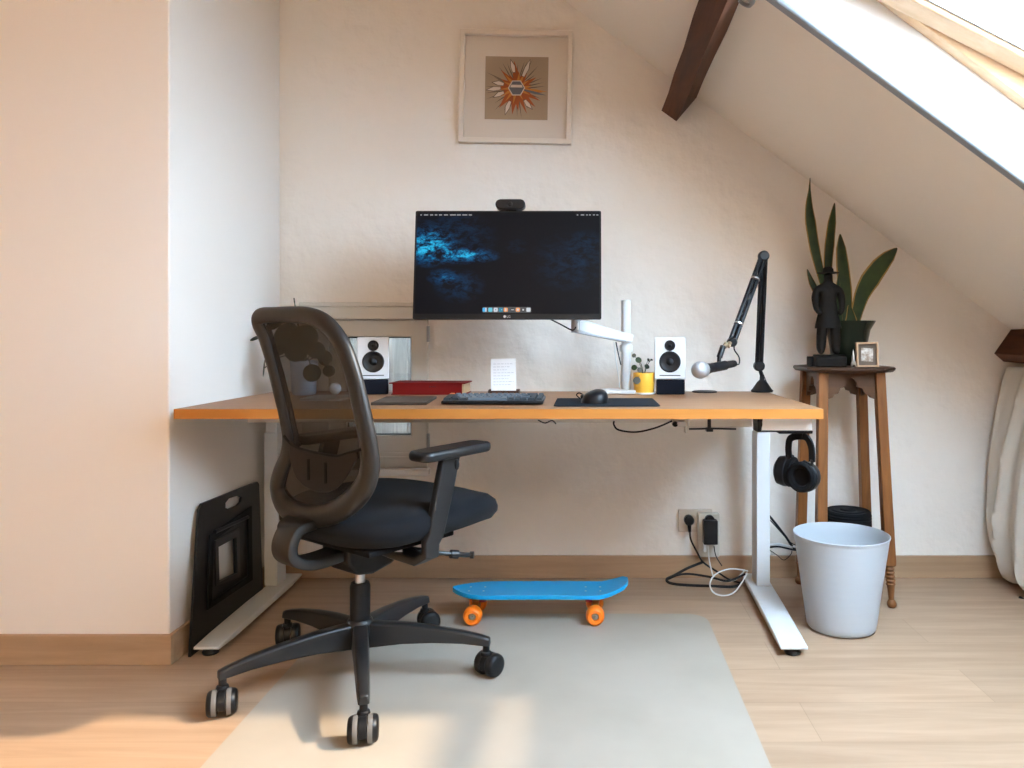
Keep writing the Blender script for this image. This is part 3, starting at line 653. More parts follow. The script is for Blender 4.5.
w2_ = w1.copy(); COL.objects.link(w2_); w2_.location.x += cxl-cxr; w1.rotation_euler.z = math.radians(-5); w2_.rotation_euler.z = math.radians(15); w2_['label'] = 'dark foam wedge under the speaker by the small window'

# ------------------------------------------------------------------ yellow pot plant
c = P(644, 0, 2.66); t = thing('potted_plant', (c.x, c.y, DZ), 'small round-leaved plant in a yellow pot beside the monitor arm pole', 'plant')
bm = nb(); lathe(bm, [(0, DZ+0.004), (0.033, DZ+0.004), (0.036, DZ+0.008), (0.0385, DZ+0.070), (0.0375, DZ+0.074), (0.035, DZ+0.074), (0.034, DZ+0.062)], (c.x, c.y, 0)); obj('pot', bm, M['yellow'], t)
bm = nb(); lathe(bm, [(0, DZ+0.0005), (0.039, DZ+0.0005), (0.041, DZ+0.007), (0.035, DZ+0.006)], (c.x, c.y, 0)); obj('saucer', bm, M['white'], t)
bm = nb(); lathe(bm, [(0, DZ+0.064), (0.0345, DZ+0.064)], (c.x, c.y, 0)); obj('soil', bm, M['soil'], t)
def disc_leaf(bm, c, r, nrm, stretch=1.0):
    lathe(bm, [(0, 0.0012), (r*0.55, 0.0014), (r*0.9, 0.001), (r, 0), (r*0.9, -0.0006), (0, 0)], c, nrm, 18)
stem0 = V(c.x, c.y, DZ+0.063)
for (px, py, r, mk, D_, n_) in ((634, 355.5, 2.2, 'leaf_grey', 2.64, (-.3, -1, .3)), (638.5, 360, 3.3, 'leaf', 2.63, (.2, -1, .5)), (634.2, 367.5, 2.9, 'leaf', 2.62, (-.2, -1, .4)), (640, 370, 2.8, 'leaf_grey', 2.63, (0, -1, .4)), (647, 366.5, 2.7, 'leaf_dark', 2.66, (.4, -1, .6)), (636.8, 380.5, 3.8, 'leaf_grey', 2.605, (-.2, -1, .2)), (648.5, 360, 1.9, 'leaf_dark', 2.67, (.8, -.8, .5)), (651.5, 359.8, 1.5, 'leaf_dark', 2.67, (.2, -.6, .9))):
    lc = P(px, py, D_); bm = nb(); disc_leaf(bm, lc, r*D_/FPX, n_); tube(bm, smooth_path([stem0, (stem0+lc)/2+V(0, 0, 0.012), lc+V(0, 0.002, 0)], 4), 0.0011, 6); obj('leaf', bm, M[mk], t)

# ------------------------------------------------------------------ microphone on boom arm
t = thing('boom_arm', (P(762, 0, 2.745).x, 2.745-DW, DZ), 'black folding microphone boom arm clamped at the back right of the desk', 'microphone arm')
bc = P(762, 0, 2.745); bx, by = bc.x, bc.y
bm = nb(); lathe(bm, [(0, 0.0005), (0.038, 0.0005), (0.040, 0.006), (0.034, 0.012), (0.018, 0.036), (0.009, 0.045), (0.008, 0.062), (0, 0.062)], (bx, by, DZ), seg=28); obj('base', bm, M['black'], t)
J0 = P(759, 366, 2.735); JE = P(763.5, 256, 2.62); J1 = P(732, 342, 2.50)
def bar2(bm, a, b, gap, r):
    d_ = (b-a).normalized(); s_ = d_.cross(Vector((0, 1, 0))).normalized()
    for k in (-1, 1): tube(bm, [a+s_*gap*k*1.25, b+s_*gap*k*1.25], r*1.15, 10)
bm = nb(); tube(bm, [V(bx, by, DZ+0.055), J0], 0.007, 12); tube(bm, smooth_path([P(759, 364, 2.72), P(764, 376, 2.73), P(769, 388, 2.735), P(771, 391, 2.74)]), 0.0016, 6); obj('post', bm, M['black'], t)
bm = nb(); bar2(bm, J0, JE, 0.006, 0.0065); obj('lower_arm', bm, M['black'], t)
bm = nb(); bar2(bm, JE, J1, 0.006, 0.0065); box(bm, Vector((-0.006, -0.012, -0.012)), Vector((0.006, 0.012, 0.012)), Matrix.Translation((JE+J1)/2)); up_ = obj('upper_arm', bm, M['black'], t)
for k in (0.28, 0.80):
    p_ = JE+(J1-JE)*k; d_ = (J1-JE).normalized(); bm = nb(); tube(bm, [p_-d_*0.003, p_+d_*0.003], 0.0158, 14); obj('cable_tie', bm, M['silver'], up_, label='pale cable tie')
for c_, r in ((J0, 0.019), (JE, 0.018), (J1, 0.016)):
    bm = nb(); lathe(bm, [(0, -0.016), (r*0.8, -0.016), (r, -0.011), (r, 0.011), (r*0.8, 0.016), (0, 0.016)], c_, (0, -1, 0), 24); obj('joint', bm, M['black'], t)
bm = nb(); a = J1; b = P(727, 345, 2.47); e_ = P(722, 349, 2.45); tube(bm, [a, b, e_], 0.007, 10); tube(bm, [b+V(-.01, 0, .006), b+V(.01, 0, -.006)], 0.006, 10); tube(bm, [b+V(-.008, 0, -.01), b+V(.008, 0, .01)], 0.004, 8); obj('thread_adapter', bm, M['brass'], t, label='brassy screw adapter')
MH, MT = P(700.2, 370, 2.38), P(735, 363.5, 2.47); md = (MH-MT).normalized()
bm = nb(); tube(bm, [P(723, 346.5, 2.455), P(719.5, 357, 2.44)], 0.0095, 12); tube(bm, [P(719.5, 356, 2.44), P(719, 362, 2.435)], 0.0065, 12); cc = MT+(MH-MT)*0.48; tube(bm, [cc-md*0.03, cc+md*0.026], 0.0155, 18); obj('mic_clip', bm, M['black'], t)
mic = thing('microphone', MT, 'handheld microphone with silver ball grille held by the boom arm', 'microphone')
bm = nb(); L = (MH-MT).length; lathe(bm, [(0, 0), (0.010, 0), (0.0115, 0.01), (0.0135, L*0.6), (0.017, L-0.034), (0.0215, L-0.020)], MT, md, 24); obj('handle', bm, M['black'], mic)
bm = nb(); lathe(bm, [(0.0215, L-0.022), (0.0245, L-0.018), (0.0265, L-0.006), (0.0275, L), (0.0275, L+0.003), (0.026, L+0.010), (0.021, L+0.019), (0.012, L+0.025), (0, L+0.027)], MT, md, 28); obj('grille', bm, M['mic'], mic)
bm = nb(); tube(bm, smooth_path([MT, P(739, 364, 2.49), P(739, 357, 2.51), P(734, 348, 2.50), P(738, 335, 2.515)], 6), 0.0022, 8)
tag(obj('cable', bm, M['cable'], loc=MT), 'thin black cable curling from the microphone tail up to the boom arm', 'cable')
bm = nb(); lathe(bm, [(0, 0.0005), (0.045, 0.0005), (0.045, 0.004), (0.040, 0.006), (0, 0.006)], (P(704.5, 0, 2.735).x, 2.735-DW, DZ), seg=28)
tag(obj('round_coaster', bm, M['black'], loc=(P(704.5, 0, 2.735).x, 2.735-DW, DZ)), 'flat black disc lying on the desk beneath the microphone', 'coaster')

# ------------------------------------------------------------------ keyboard
kb = thing('keyboard', (-0.277, -0.66, DZ), 'compact dark grey mechanical keyboard with one orange key on the desk', 'keyboard')
kx0, kx1 = P(441.5, 0, 2.224).x, P(543.5, 0, 2.224).x; kyf, kyb = 2.215-DW, 2.345-DW
Ks = Matrix.Translation((0, kyf, DZ+0.006))@Matrix.Rotation(math.radians(3), 4, 'X')
bm = nb(); box(bm, (kx0, 0, -0.003), (kx1, kyb-kyf, 0.0065), Ks); box(bm, (kx0+0.02, kyb-kyf-0.02, -0.0115), (kx1-0.02, kyb-kyf-0.008, -0.002), Ks); obj('case', bm, M['black'], kb, bevel=0.003)
rows = [[1]*13+[2], [1.5]+[1]*12+[1.5], [1.75]+[1]*11+[2.25], [2.25]+[1]*10+[1.75, 1], [1.25]*3+[6.0]+[1]*3+[1.25]]
KW = kx1-kx0-0.008; uy = (kyb-kyf-0.010)/5
for ri, r in enumerate(rows):
    tot_ = sum(r)+1.0; u_ = KW/tot_; x = kx0+0.004; y = kyb-kyf-0.005-(ri+1)*uy
    for ki, kwid in enumerate(r+[1.0]):
        w_ = kwid*u_; bm = nb()
        a_ = [(x+0.0008, y+0.0008), (x+w_-0.0008, y+0.0008), (x+w_-0.0008, y+uy-0.0008), (x+0.0008, y+uy-0.0008)]
        b_ = [(x+0.0030, y+0.0030), (x+w_-0.0030, y+0.0030), (x+w_-0.0030, y+uy-0.0020), (x+0.0030, y+uy-0.0020)]
        va = [bm.verts.new(Ks@Vector((p[0], p[1], 0.007))) for p in a_]; vb = [bm.verts.new(Ks@Vector((p[0], p[1], 0.0145))) for p in b_]
        bm.faces.new(va); bm.faces.new(vb)
        for k in range(4): bm.faces.new((va[k], va[(k+1) % 4], vb[(k+1) % 4], vb[k]))
        mk = 'key_or' if (ri == 0 and ki == 0) else ('key2' if (ki == 0 or ki >= len(r)-1 or ri == 4 and ki != 3) else 'key')
        o = obj('keycap', bm, M[mk], kb, smooth=False)
        if mk == 'key_or': o['label'] = 'orange corner keycap'
        x += w_
# mouse pad and mouse
bm = nb(); flat_rr(bm, 0.057, (2.165+2.43)/2-DW, 0.305, 0.262, 0.012, DZ+0.0004, DZ+0.004)
tag(obj('mouse_pad', bm, M['pad'], loc=(0.057, -0.645, DZ), bevel=0.001), 'dark grey rectangular mouse pad on the desk right of the keyboard', 'mouse pad')
mo = thing('computer_mouse', P(594, 404, 2.25), 'black humped computer mouse sitting on the mouse pad', 'mouse')
bm = nb(); mcx, mcy, mz = P(594.5, 0, 2.27).x, 2.27-DW, DZ+0.0042
nu, nv = 20, 10; rings = []
for j in range(nv+1):
    v_ = j/nv; ph = v_*PI/2; ring = []
    for i in range(nu):
        a = 2*PI*i/nu; ex = math.copysign(abs(math.cos(a))**0.8, math.cos(a)); ey = math.copysign(abs(math.sin(a))**0.8, math.sin(a))
        rr = math.cos(ph)**0.55 if j < nv else 0
        x, y = ex*0.041*rr, ey*0.058*rr
        hump = 0.039*(1-0.28*max(0, -x/0.041)) if j else 0.0
        ring.append(Vector((mcx+x+0.006*(v_), mcy+y-0.004*v_, mz+math.sin(ph)*hump)))
    rings.append(ring)
vr = [[bm.verts.new(p) for p in r] for r in rings[:-1]]; tp = bm.verts.new(rings[-1][0])
for a, b in zip(vr[:-1], vr[1:]):
    for k in range(nu): bm.faces.new((a[k], a[(k+1) % nu], b[(k+1) % nu], b[k]))
for k in range(nu): bm.faces.new((vr[-1][k], vr[-1][(k+1) % nu], tp))
bm.faces.new(vr[0][::-1]); obj('shell', bm, M['black'], mo, angle=70)
bm = nb(); lathe(bm, [(0, -0.004), (0.010, -0.004), (0.010, 0.004), (0, 0.004)], (mcx+0.004, mcy+0.030, mz+0.026), (1, 0, 0), 18); obj('scroll_wheel', bm, M['chair'], mo)
bm = nb(); ball(bm, (mcx-0.036, mcy+0.004, mz+0.016), 0.011, (0.6, 1.5, 0.7)); obj('thumb_button', bm, M['chair'], mo)
bm = nb(); tube(bm, smooth_path([V(mcx-0.018, mcy+0.056, mz+0.004), V(mcx-0.03, mcy+0.075, mz+0.014), V(mcx-0.046, mcy+0.08, mz+0.022), V(mcx-0.055, mcy+0.095, mz+0.014), V(mcx-0.043, mcy+0.11, mz+0.002)], 6), 0.0018, 8)
tag(obj('cable', bm, M['cable'], loc=(mcx, mcy, mz)), 'tiny black loop of cable behind the computer mouse', 'cable')

# ------------------------------------------------------------------ book, notebook, card, tablet
def rot_box(bm, cx, cy, w, d, z0, z1, ang, mi=0): box(bm, (-w/2, -d/2, z0), (w/2, d/2, z1), Matrix.Translation((cx, cy, 0))@Matrix.Rotation(ang, 4, 'Z'), mi)
bkx, bky = -0.545, 2.675-DW; t = thing('red_book', (bkx, bky, DZ), 'thick red book lying flat on the desk behind the keyboard', 'book')
rot_b = math.radians(-1.5)
bm = nb(); rot_box(bm, bkx+0.006, bky+0.004, 0.232, 0.120, DZ+0.004, DZ+0.038, rot_b); obj('pages', bm, M['pages'], t)
bm = nb(); rot_box(bm, bkx, bky, 0.252, 0.132, DZ+0.0005, DZ+0.004, rot_b); rot_box(bm, bkx-0.002, bky, 0.262, 0.138, DZ+0.038, DZ+0.042, rot_b); rot_box(bm, bkx-0.004, bky-0.063, 0.240, 0.004, DZ+0.0005, DZ+0.040, rot_b); rot_box(bm, bkx-0.119, bky, 0.004, 0.124, DZ+0.0005, DZ+0.040, rot_b); obj('cover', bm, M['red'], t)
bm = nb()
rn = random.Random(4)
for k in range(16):
    xx = bkx+0.005+k*0.0062; rot_box(bm, xx, bky-0.0655, rn.uniform(0.002, 0.0045), 0.0006, DZ+0.026, DZ+0.030, 0)
obj('spine_lettering', bm, M['black'], t)
bm = nb(); rot_box(bm, (-0.617-0.462-0.654-0.495)/4, (2.21+2.455)/2-DW, 0.160, 0.235, DZ+0.0005, DZ+0.0085, math.radians(4))
tag(obj('notebook', bm, M['brown'], loc=(-0.557, -0.61, DZ), bevel=0.001), 'flat dark brown notebook in front of the red book', 'notebook')
t = thing('card_holder', (P(504, 0, 2.70).x, 2.70-DW, DZ), 'small dark wooden block holding the white note card', 'card holder')
bm = nb(); a = P(488.5, 0, 2.69).x; b = P(519, 0, 2.69).x; box(bm, (a, 2.672-DW, DZ+0.0005), (b, 2.682-DW, DZ+0.010)); box(bm, (a, 2.686-DW, DZ+0.0005), (b, 2.73-DW, DZ+0.013)); box(bm, (a, 2.682-DW, DZ+0.0005), (b, 2.686-DW, DZ+0.003)); obj('block', bm, M['stand_top'], t, bevel=0.001)
t = thing('note_card', (P(504, 0, 2.69).x, 2.684-DW, DZ+0.004), 'white card with faint handwritten lines standing upright behind the keyboard', 'card')
Rc = Matrix.Translation((P(503.7, 0, 2.684).x, 2.6845-DW, DZ+0.0035))@Matrix.Rotation(math.radians(-3), 4, 'X')@Matrix.Rotation(math.radians(-1.0), 4, 'Y')
bm = nb(); box(bm, (-0.044, -0.0006, 0.0), (0.044, 0.0006, 0.119), Rc); obj('sheet', bm, M['paper'], t)
bm = nb()
for k in range(8):
    x = -0.036
    while x < 0.034-0.01*(k % 3):
        w_ = rn.uniform(0.004, 0.012); box(bm, (x, -0.0009, 0.100-k*0.0105), (min(x+w_, 0.036), -0.0006, 0.1012-k*0.0105), Rc); x += w_+0.003
obj('writing', bm, M['ink'], t)
# slim tablet behind chair back, and a white ear-bud case
bm = nb(); a = P(299, 0, 2.36).x; b = P(342, 0, 2.36).x; flat_rr(bm, (a+b)/2, 2.44-DW, b-a, 0.16, 0.01, DZ+0.0005, DZ+0.008)
tag(obj('tablet', bm, M['silver'], loc=((a+b)/2, 2.44-DW, DZ), bevel=0.001), 'slim silver tablet lying on the desk, seen through the chair mesh', 'tablet')
t = thing('earbud_case', P(335, 392, 2.60), 'small white earbud charging case on the desk, seen through the chair mesh', 'case')
c = P(335, 0, 2.60); bm = nb(); ball(bm, (c.x, c.y, DZ+0.022), 0.021, (1.0, 0.5, 1.0)); obj('case_body', bm, M['white'], t)
# leafy plant at the left corner
c = P(304, 0, 2.62); t = thing('potted_plant', (c.x, c.y, DZ), 'dark leafy plant in a pale blue pot at the left corner of the desk', 'plant')
bm = nb(); lathe(bm, [(0, 0.0005), (0.036, 0.0005), (0.040, 0.01), (0.046, 0.115), (0.044, 0.118), (0.041, 0.112)], (c.x, c.y, DZ)); obj('pot', bm, M['bluepot'], t)
bm = nb(); lathe(bm, [(0, 0.108), (0.042, 0.108)], (c.x, c.y, DZ)); obj('soil', bm, M['soil'], t)
s0 = V(c.x, c.y, DZ+0.105)
for (px, py, D_, r, n_) in ((286, 334, 2.60, 13, (-.2, -1, .5)), (304, 338, 2.58, 14, (.1, -1, .4)), (296, 350, 2.56, 12, (0, -1, .1)), (316, 350, 2.60, 9, (.5, -1, .3)), (312, 373, 2.52, 9, (.1, -1, .1)), (325, 358, 2.62, 8, (.9, -.8, .2)), (329, 371, 2.60, 6, (.3, -1, -.2)), (256, 338, 2.60, 6, (-.3, -.5, 1)), (264, 368, 2.58, 9, (-1, -.5, .1)), (280, 346, 2.66, 10, (-.3, -1, .3)), (275, 322, 2.66, 9, (-.3, -1, .6))):
    lc = P(px, py, D_); bm = nb(); disc_leaf(bm, lc, r*D_/FPX, n_); tube(bm, smooth_path([s0, (s0+lc)/2+V(0, 0, 0.035), lc+V(0, 0.003, 0)], 5), 0.0018, 6); obj('leaf', bm, M['leaf_dark'], t)
bm = nb(); tube(bm, [s0, P(294, 298, 2.62)], 0.0022, 6); obj('plant_stake', bm, M['leaf_dark'], t)

# ------------------------------------------------------------------ framed print on the wall
t = thing('framed_print', P(516, 145, DW), 'off-white framed print of a rust-coloured starburst on the back wall', 'picture')
fc = P(516.3, 88.8, DW)+V(0, 0, 0); fr = math.radians(1.0); fw = 0.434
FX, FZ = Vector((math.cos(fr), 0, -math.sin(fr))), Vector((math.sin(fr), 0, math.cos(fr)))
def fp(x, z, y): return Vector((fc.x, 0, fc.z))+FX*x+FZ*z+Vector((0, y, 0))
def sq(h, y): return [fp(-h, -h, y), fp(h, -h, y), fp(h, h, y), fp(-h, h, y)]
bm = nb(); ring_prism(bm, sq(fw/2, -0.001), sq(fw/2-0.019, -0.001), (0, -0.030, 0)); obj('frame', bm, M['frame_white'], t, bevel=0.002)
bm = nb(); prism(bm, sq(fw/2-0.018, -0.004), (0, -0.006, 0)); obj('mount', bm, M['mount'], t)
bm = nb(); ac = (0.002, -0.001); ah = 0.1215
def ap(px, py): return ((px-517)/258+ac[0], (89.5-py)/258+ac[1])
prism(bm, [fp(ac[0]+x*ah, ac[1]+y*ah, -0.0103) for x, y in ((-1, -1), (1, -1), (1, 1), (-1, 1))], (0, -0.0006, 0)); art = obj('print', bm, M['art_bg'], t)
def shard(bm, a0, r0, r1, wd, yy, mi, bend=0.0):
    ca, sa = math.cos(a0), math.sin(a0); pts = []
    for rr, w_ in ((r0, -wd*0.5), ((r0+r1)/2, -wd), (r1, 0), ((r0+r1)/2, wd*0.7), (r0, wd*0.5)):
        k_ = 1.0
        x = ac[0]+rr*ca-w_*sa+bend*(rr-r0)*-sa; z = ac[1]+0.0+rr*sa+w_*ca+bend*(rr-r0)*ca
        lim = ah-0.002; x = max(ac[0]-lim, min(ac[0]+lim, x)); z = max(ac[1]-lim, min(ac[1]+lim, z)); pts.append((x, z))
    prism(bm, [fp(x, z, yy) for x, z in pts], (0, -0.0004, 0), mi)
bm = nb(); rn = random.Random(11)
mats_art = [M['rust'], M['rust2'], M['shard'], M['ink_dark'], M['slate']]
for k in range(30): shard(bm, 2*PI*k/30+rn.uniform(-.08, .08), 0.03, rn.uniform(0.085, 0.130), 0.0022, -0.0110, 3, rn.uniform(-.15, .15))
for k in range(22): shard(bm, 2*PI*k/22+rn.uniform(-.1, .1), 0.0, rn.uniform(0.055, 0.108), rn.uniform(0.008, 0.015), -0.0114, 0, rn.uniform(-.1, .1))
for k in range(12): shard(bm, 2*PI*k/12+rn.uniform(-.2, .2), 0.0, rn.uniform(0.045, 0.075), 0.006, -0.0118, 1)
for a0, r0, r1 in ((100, .06, .115), (62, .05, .125), (165, .05, .10), (200, .05, .10), (245, .055, .115), (305, .055, .105), (182, .06, .12)):
    shard(bm, math.radians(a0), r0, r1, 0.0115, -0.0120, 3, 0.1); shard(bm, math.radians(a0), r0+0.002, r1-0.006, 0.0088, -0.0124, 2, 0.1)
shard(bm, math.radians(-6), 0.03, 0.121, 0.006, -0.0122, 1); shard(bm, math.radians(-13), 0.03, 0.119, 0.006, -0.0124, 4)
lathe(bm, [(0, 0.0004), (0.033, 0.0004), (0.033, 0)], fp(ac[0], ac[1], -0.0126), (0, -1, 0), 6, 2); lathe(bm, [(0, 0.0004), (0.029, 0.0004), (0.029, 0)], fp(ac[0], ac[1], -0.0131), (0, -1, 0), 6, 4)
prism(bm, [fp(ac[0]+x, ac[1]+z, -0.0136) for x, z in ((-0.024, 0.002), (0.024, 0.002), (0.020, 0.012), (-0.020, 0.012))], (0, -0.0003, 0), 2)
obj('starburst', bm, mats_art, art)

# ------------------------------------------------------------------ sockets, plugs, floor cables
t = thing('wall_socket', P(688, 520, DW), 'beige wall socket with a round black plug just above the baseboard', 'socket')
bm = nb(); a, b = P(678, 509, DW), P(712, 531, DW); box(bm, (a.x, -0.012, b.z), (b.x, 0, a.z)); obj('plate', bm, M['socket'], t, bevel=0.003)
bm = nb(); lathe(bm, [(0.030, 0), (0.030, 0.004), (0.024, 0.004), (0.022, 0.001)], (P(689, 0, DW).x, -0.012, P(0, 520, DW).z), (0, -1, 0)); obj('socket_ring', bm, M['socket'], t)
t = thing('black_plug', P(689, 520, 2.92), 'round black mains plug in the left beige socket', 'plug')
bm = nb(); cpx, cpz = P(689, 0, 2.92).x, P(0, 520, 2.92).z; lathe(bm, [(0, 0.030), (0.014, 0.030), (0.019, 0.024), (0.019, 0)], (cpx, -0.0135, cpz), (0, -1, 0), 24); tube(bm, [(cpx, -0.032, cpz-0.01), (cpx+0.002, -0.034, cpz-0.045)], [0.009, 0.005], 12); obj('plug_body', bm, M['black'], t)
t = thing('socket_box', P(709, 535, DW), 'tall surface-mounted double socket, right of the plain beige one', 'socket')
bm = nb(); a, b = P(698, 513, 2.91), P(719.5, 557, 2.91); box(bm, (a.x, -0.042, b.z), (b.x, -0.0125, a.z)); obj('housing', bm, M['socket2'], t, bevel=0.006, seg=3)
t = thing('power_adapter', P(711, 532, 2.89), 'black power adapter block plugged into the tall double socket', 'adapter')
bm = nb(); a, b = P(704, 521, 2.86), P(718, 545, 2.86); box(bm, (a.x, -0.085, b.z), (b.x, -0.044, a.z)); lathe(bm, [(0, 0.02), (0.019, 0.02), (0.019, 0)], ((a.x+b.x)/2, -0.045, a.z-0.004), (0, -1, 0), 20); obj('adapter_body', bm, M['black'], t, bevel=0.003)
bm = nb(); w_ = P(706, 545, 2.86); lathe(bm, [(0.003, 0), (0.006, -0.002), (0.006, -0.03), (0.003, -0.034)], (w_.x, -0.060, w_.z), seg=12); obj('white_connector', bm, M['white'], t)
def cable(pts, r, mk, label, n=8):
    bm = nb(); pts = [Vector(p) for p in pts]
    for p in pts: p.z = max(p.z, r+0.001)
    q = smooth_path(pts, n)
    for p in q: p.z = max(p.z, r+0.001)
    tube(bm, q, r, 8); o = obj('cable', bm, M[mk], loc=pts[0]); return tag(o, label, 'cable')
cable([V(cpx+0.002, -0.034, cpz-0.04), P(691, 540, 2.88), P(697, 552, 2.87), P(703, 562, 2.85), P(716, 571, 2.83), P(730, 580, 2.82), P(742, 583, 2.80)], 0.0036, 'cable', 'black mains cable dropping from the round plug behind the right desk foot')
cable([P(703, 562, 2.86), P(688, 568, 2.83), P(675, 575, 2.80), P(667, 579, 2.775), P(670, 583, 2.76), P(685, 585, 2.755), P(710, 586, 2.75), P(735, 586.5, 2.745), P(744, 580, 2.77)], 0.0052, 'cable', 'thick black cable lying in a flat loop on the floor below the sockets')
cable([P(668, 579, 2.785), P(678, 575, 2.81), P(690, 574, 2.82), P(710, 577, 2.80), P(728, 581, 2.78), P(745, 574, 2.79)], 0.0042, 'cable', 'inner black cable of the loop on the floor below the sockets')
cable([P(708, 546, 2.87), P(709, 558, 2.86), P(711, 568, 2.82), P(714, 577, 2.80), P(722, 581, 2.79), P(735, 580, 2.79), P(745, 570, 2.82)], 0.0026, 'cable_white', 'thin white cable falling from the adapter and curving right along the floor')
cable([P(748, 571, 2.80), P(730, 569, 2.80), P(716, 574, 2.78), P(710, 583, 2.74), P(713, 592, 2.71), P(722, 595.5, 2.69), P(733, 593, 2.70), P(741, 584, 2.74), P(747, 573, 2.80)], 0.0026, 'cable_white', 'white cable forming a round loop on the floor beside the right desk leg')
cable([P(714, 546, 2.87), P(716, 556, 2.86), P(722, 566, 2.84)], 0.002, 'cable', 'short thin black lead under the power adapter')
cable([P(766, 512, 2.88), P(776, 524, 2.87), P(786, 537, 2.86), P(793, 547, 2.86), P(805, 556, 2.86)], 0.0045, 'cable', 'black cable slanting down between the right desk leg and the waste bin')
cable([P(770, 520, 2.87), P(780, 531, 2.86), P(790, 542, 2.86), P(798, 546, 2.86)], 0.002, 'cable', 'thin black lead beside the slanting cable left of the waste bin')
cable([P(768, 545, 2.88), P(778, 544, 2.87), P(788, 546, 2.86), P(802, 548, 2.86)], 0.0042, 'cable_white', 'white cable running level behind the right desk leg to the waste bin')
cable([P(768, 547.5, 2.86), P(778, 546.5, 2.85), P(790, 549, 2.85), P(800, 551, 2.85)], 0.0036, 'cable', 'black cable running level just under the white one left of the waste bin')
cable([P(768, 549, 2.87), P(777, 555, 2.86), P(784, 560, 2.86), P(791, 554, 2.86), P(792, 549, 2.86)], 0.0014, 'cable', 'hair-thin black lead sagging in a V left of the waste bin')

# ------------------------------------------------------------------ plant stand
st = thing('plant_stand', (0.925, -0.2, 0), 'tall brown wooden plant stand with scalloped apron at the right of the desk', 'stand')
TZ = 0.826
bm = nb()
def octo(h, c_): return [(h-c_, -h), (h, -h+c_), (h, h-c_), (h-c_, h), (-h+c_, h), (-h, h-c_), (-h, -h+c_), (-h+c_, -h)]
scx, scy = 0.9235, 2.745-DW
layers = [(0.140, TZ-0.020), (0.148, TZ-0.018), (0.155, TZ-0.010), (0.155, TZ-0.004), (0.150, TZ)]
rings = [[bm.verts.new((scx+x, scy+y, z)) for x, y in octo(h, h*0.42)] for h, z in layers]
for a, b in zip(rings[:-1], rings[1:]):
    for k in range(8): bm.faces.new((a[k], a[(k+1) % 8], b[(k+1) % 8], b[k]))
bm.faces.new(rings[0]); bm.faces.new(rings[-1][::-1]); obj('top', bm, M['stand_top'], st)
tx = {-1: 0.823, 1: 1.020}; txb = {-1: 0.816, 1: 1.022}; ty = {-1: 2.655-DW, 1: 2.835-DW}
bxm = {(-1, -1): (0.802, 2.612-DW), (1, -1): (1.048, 2.612-DW), (-1, 1): (0.800, 2.865-DW), (1, 1): (1.058, 2.865-DW)}
for kx in (-1, 1):
    for ky in (-1, 1):
        a = V((tx if ky < 0 else txb)[kx], ty[ky], TZ-0.020); b = V(bxm[(kx, ky)][0], bxm[(kx, ky)][1], 0.0)
        bm = nb(); rings = []
        for z, h in ((TZ-0.020, 0.0165), (0.5, 0.0165), (0.16, 0.0175), (0.145, 0.0165), (0.140, 0.011)):
            k_ = (a.z-z)/a.z; c_ = a+(b-a)*k_
            rings.append([bm.verts.new((c_.x+sx_*h, c_.y+sy_*h, z)) for sx_, sy_ in ((-1, -1), (1, -1), (1, 1), (-1, 1))])
        for r1_, r2_ in zip(rings[:-1], rings[1:]):
            for k in range(4): bm.faces.new((r1_[k], r1_[(k+1) % 4], r2_[(k+1) % 4], r2_[k]))
        bm.faces.new(rings[0]); bm.faces.new(rings[-1][::-1]); lg = obj('leg', bm, M['stand_wood'], st, bevel=0.0015)
        c0 = a+(b-a)*((a.z-0.142)/a.z); ax = (b-c0).normalized(); Lr = (b-c0).length
        pr = [(0.0, 0.0), (0.013, 0.0)]
        for k in range(5): pr += [(0.0135, 0.006+k*0.013), (0.0165, 0.010+k*0.013), (0.0135, 0.015+k*0.013)]
        pr += [(0.012, 0.078), (0.010, 0.10), (0.009, Lr-0.028), (0.012, Lr-0.025), (0.016, Lr-0.016), (0.0155, Lr-0.008), (0.011, Lr-0.001), (0, Lr-0.001)]
        bm = nb(); lathe(bm, pr, c0, ax, 18); obj('turned_foot', bm, M['stand_wood'], lg)
def apron_pts(W_):
    """outline of scalloped apron, u in [-1,1]*W_/2, v down from 0"""
    half = [(0, -0.016), (0.008, -0.019), (0.016, -0.027), (0.021, -0.038), (0.020, -0.048), (0.026, -0.050), (0.038, -0.054), (0.043, -0.064), (0.046, -0.072), (0.060, -0.076), (0.066, -0.086), (W_/2, -0.092)]
    half = [(min(u, W_/2), v) for u, v in half]
    return [(-W_/2, 0), (W_/2, 0)]+half[::-1]+[(-u, v) for u, v in half[1:]]
ins = 0.016
for side in ('f', 'b', 'l', 'r'):
    bm = nb()
    if side in 'fb':
        y = ty[-1] if side == 'f' else ty[1]; xs = (tx if side == 'f' else txb); W_ = xs[1]-xs[-1]-0.030; cxm = (xs[1]+xs[-1])/2
        prism(bm, [(cxm+u, y-0.006, TZ-0.021+v) for u, v in apron_pts(W_)], (0, 0.012, 0))
    else:
        x = (tx[-1]+txb[-1])/2 if side == 'l' else (tx[1]+txb[1])/2; W_ = ty[1]-ty[-1]-0.030; cym = (ty[1]+ty[-1])/2
        prism(bm, [(x-0.006, cym+u, TZ-0.021+v) for u, v in apron_pts(W_)], (0.012, 0, 0))
    obj('apron', bm, M['stand_apron'], st)

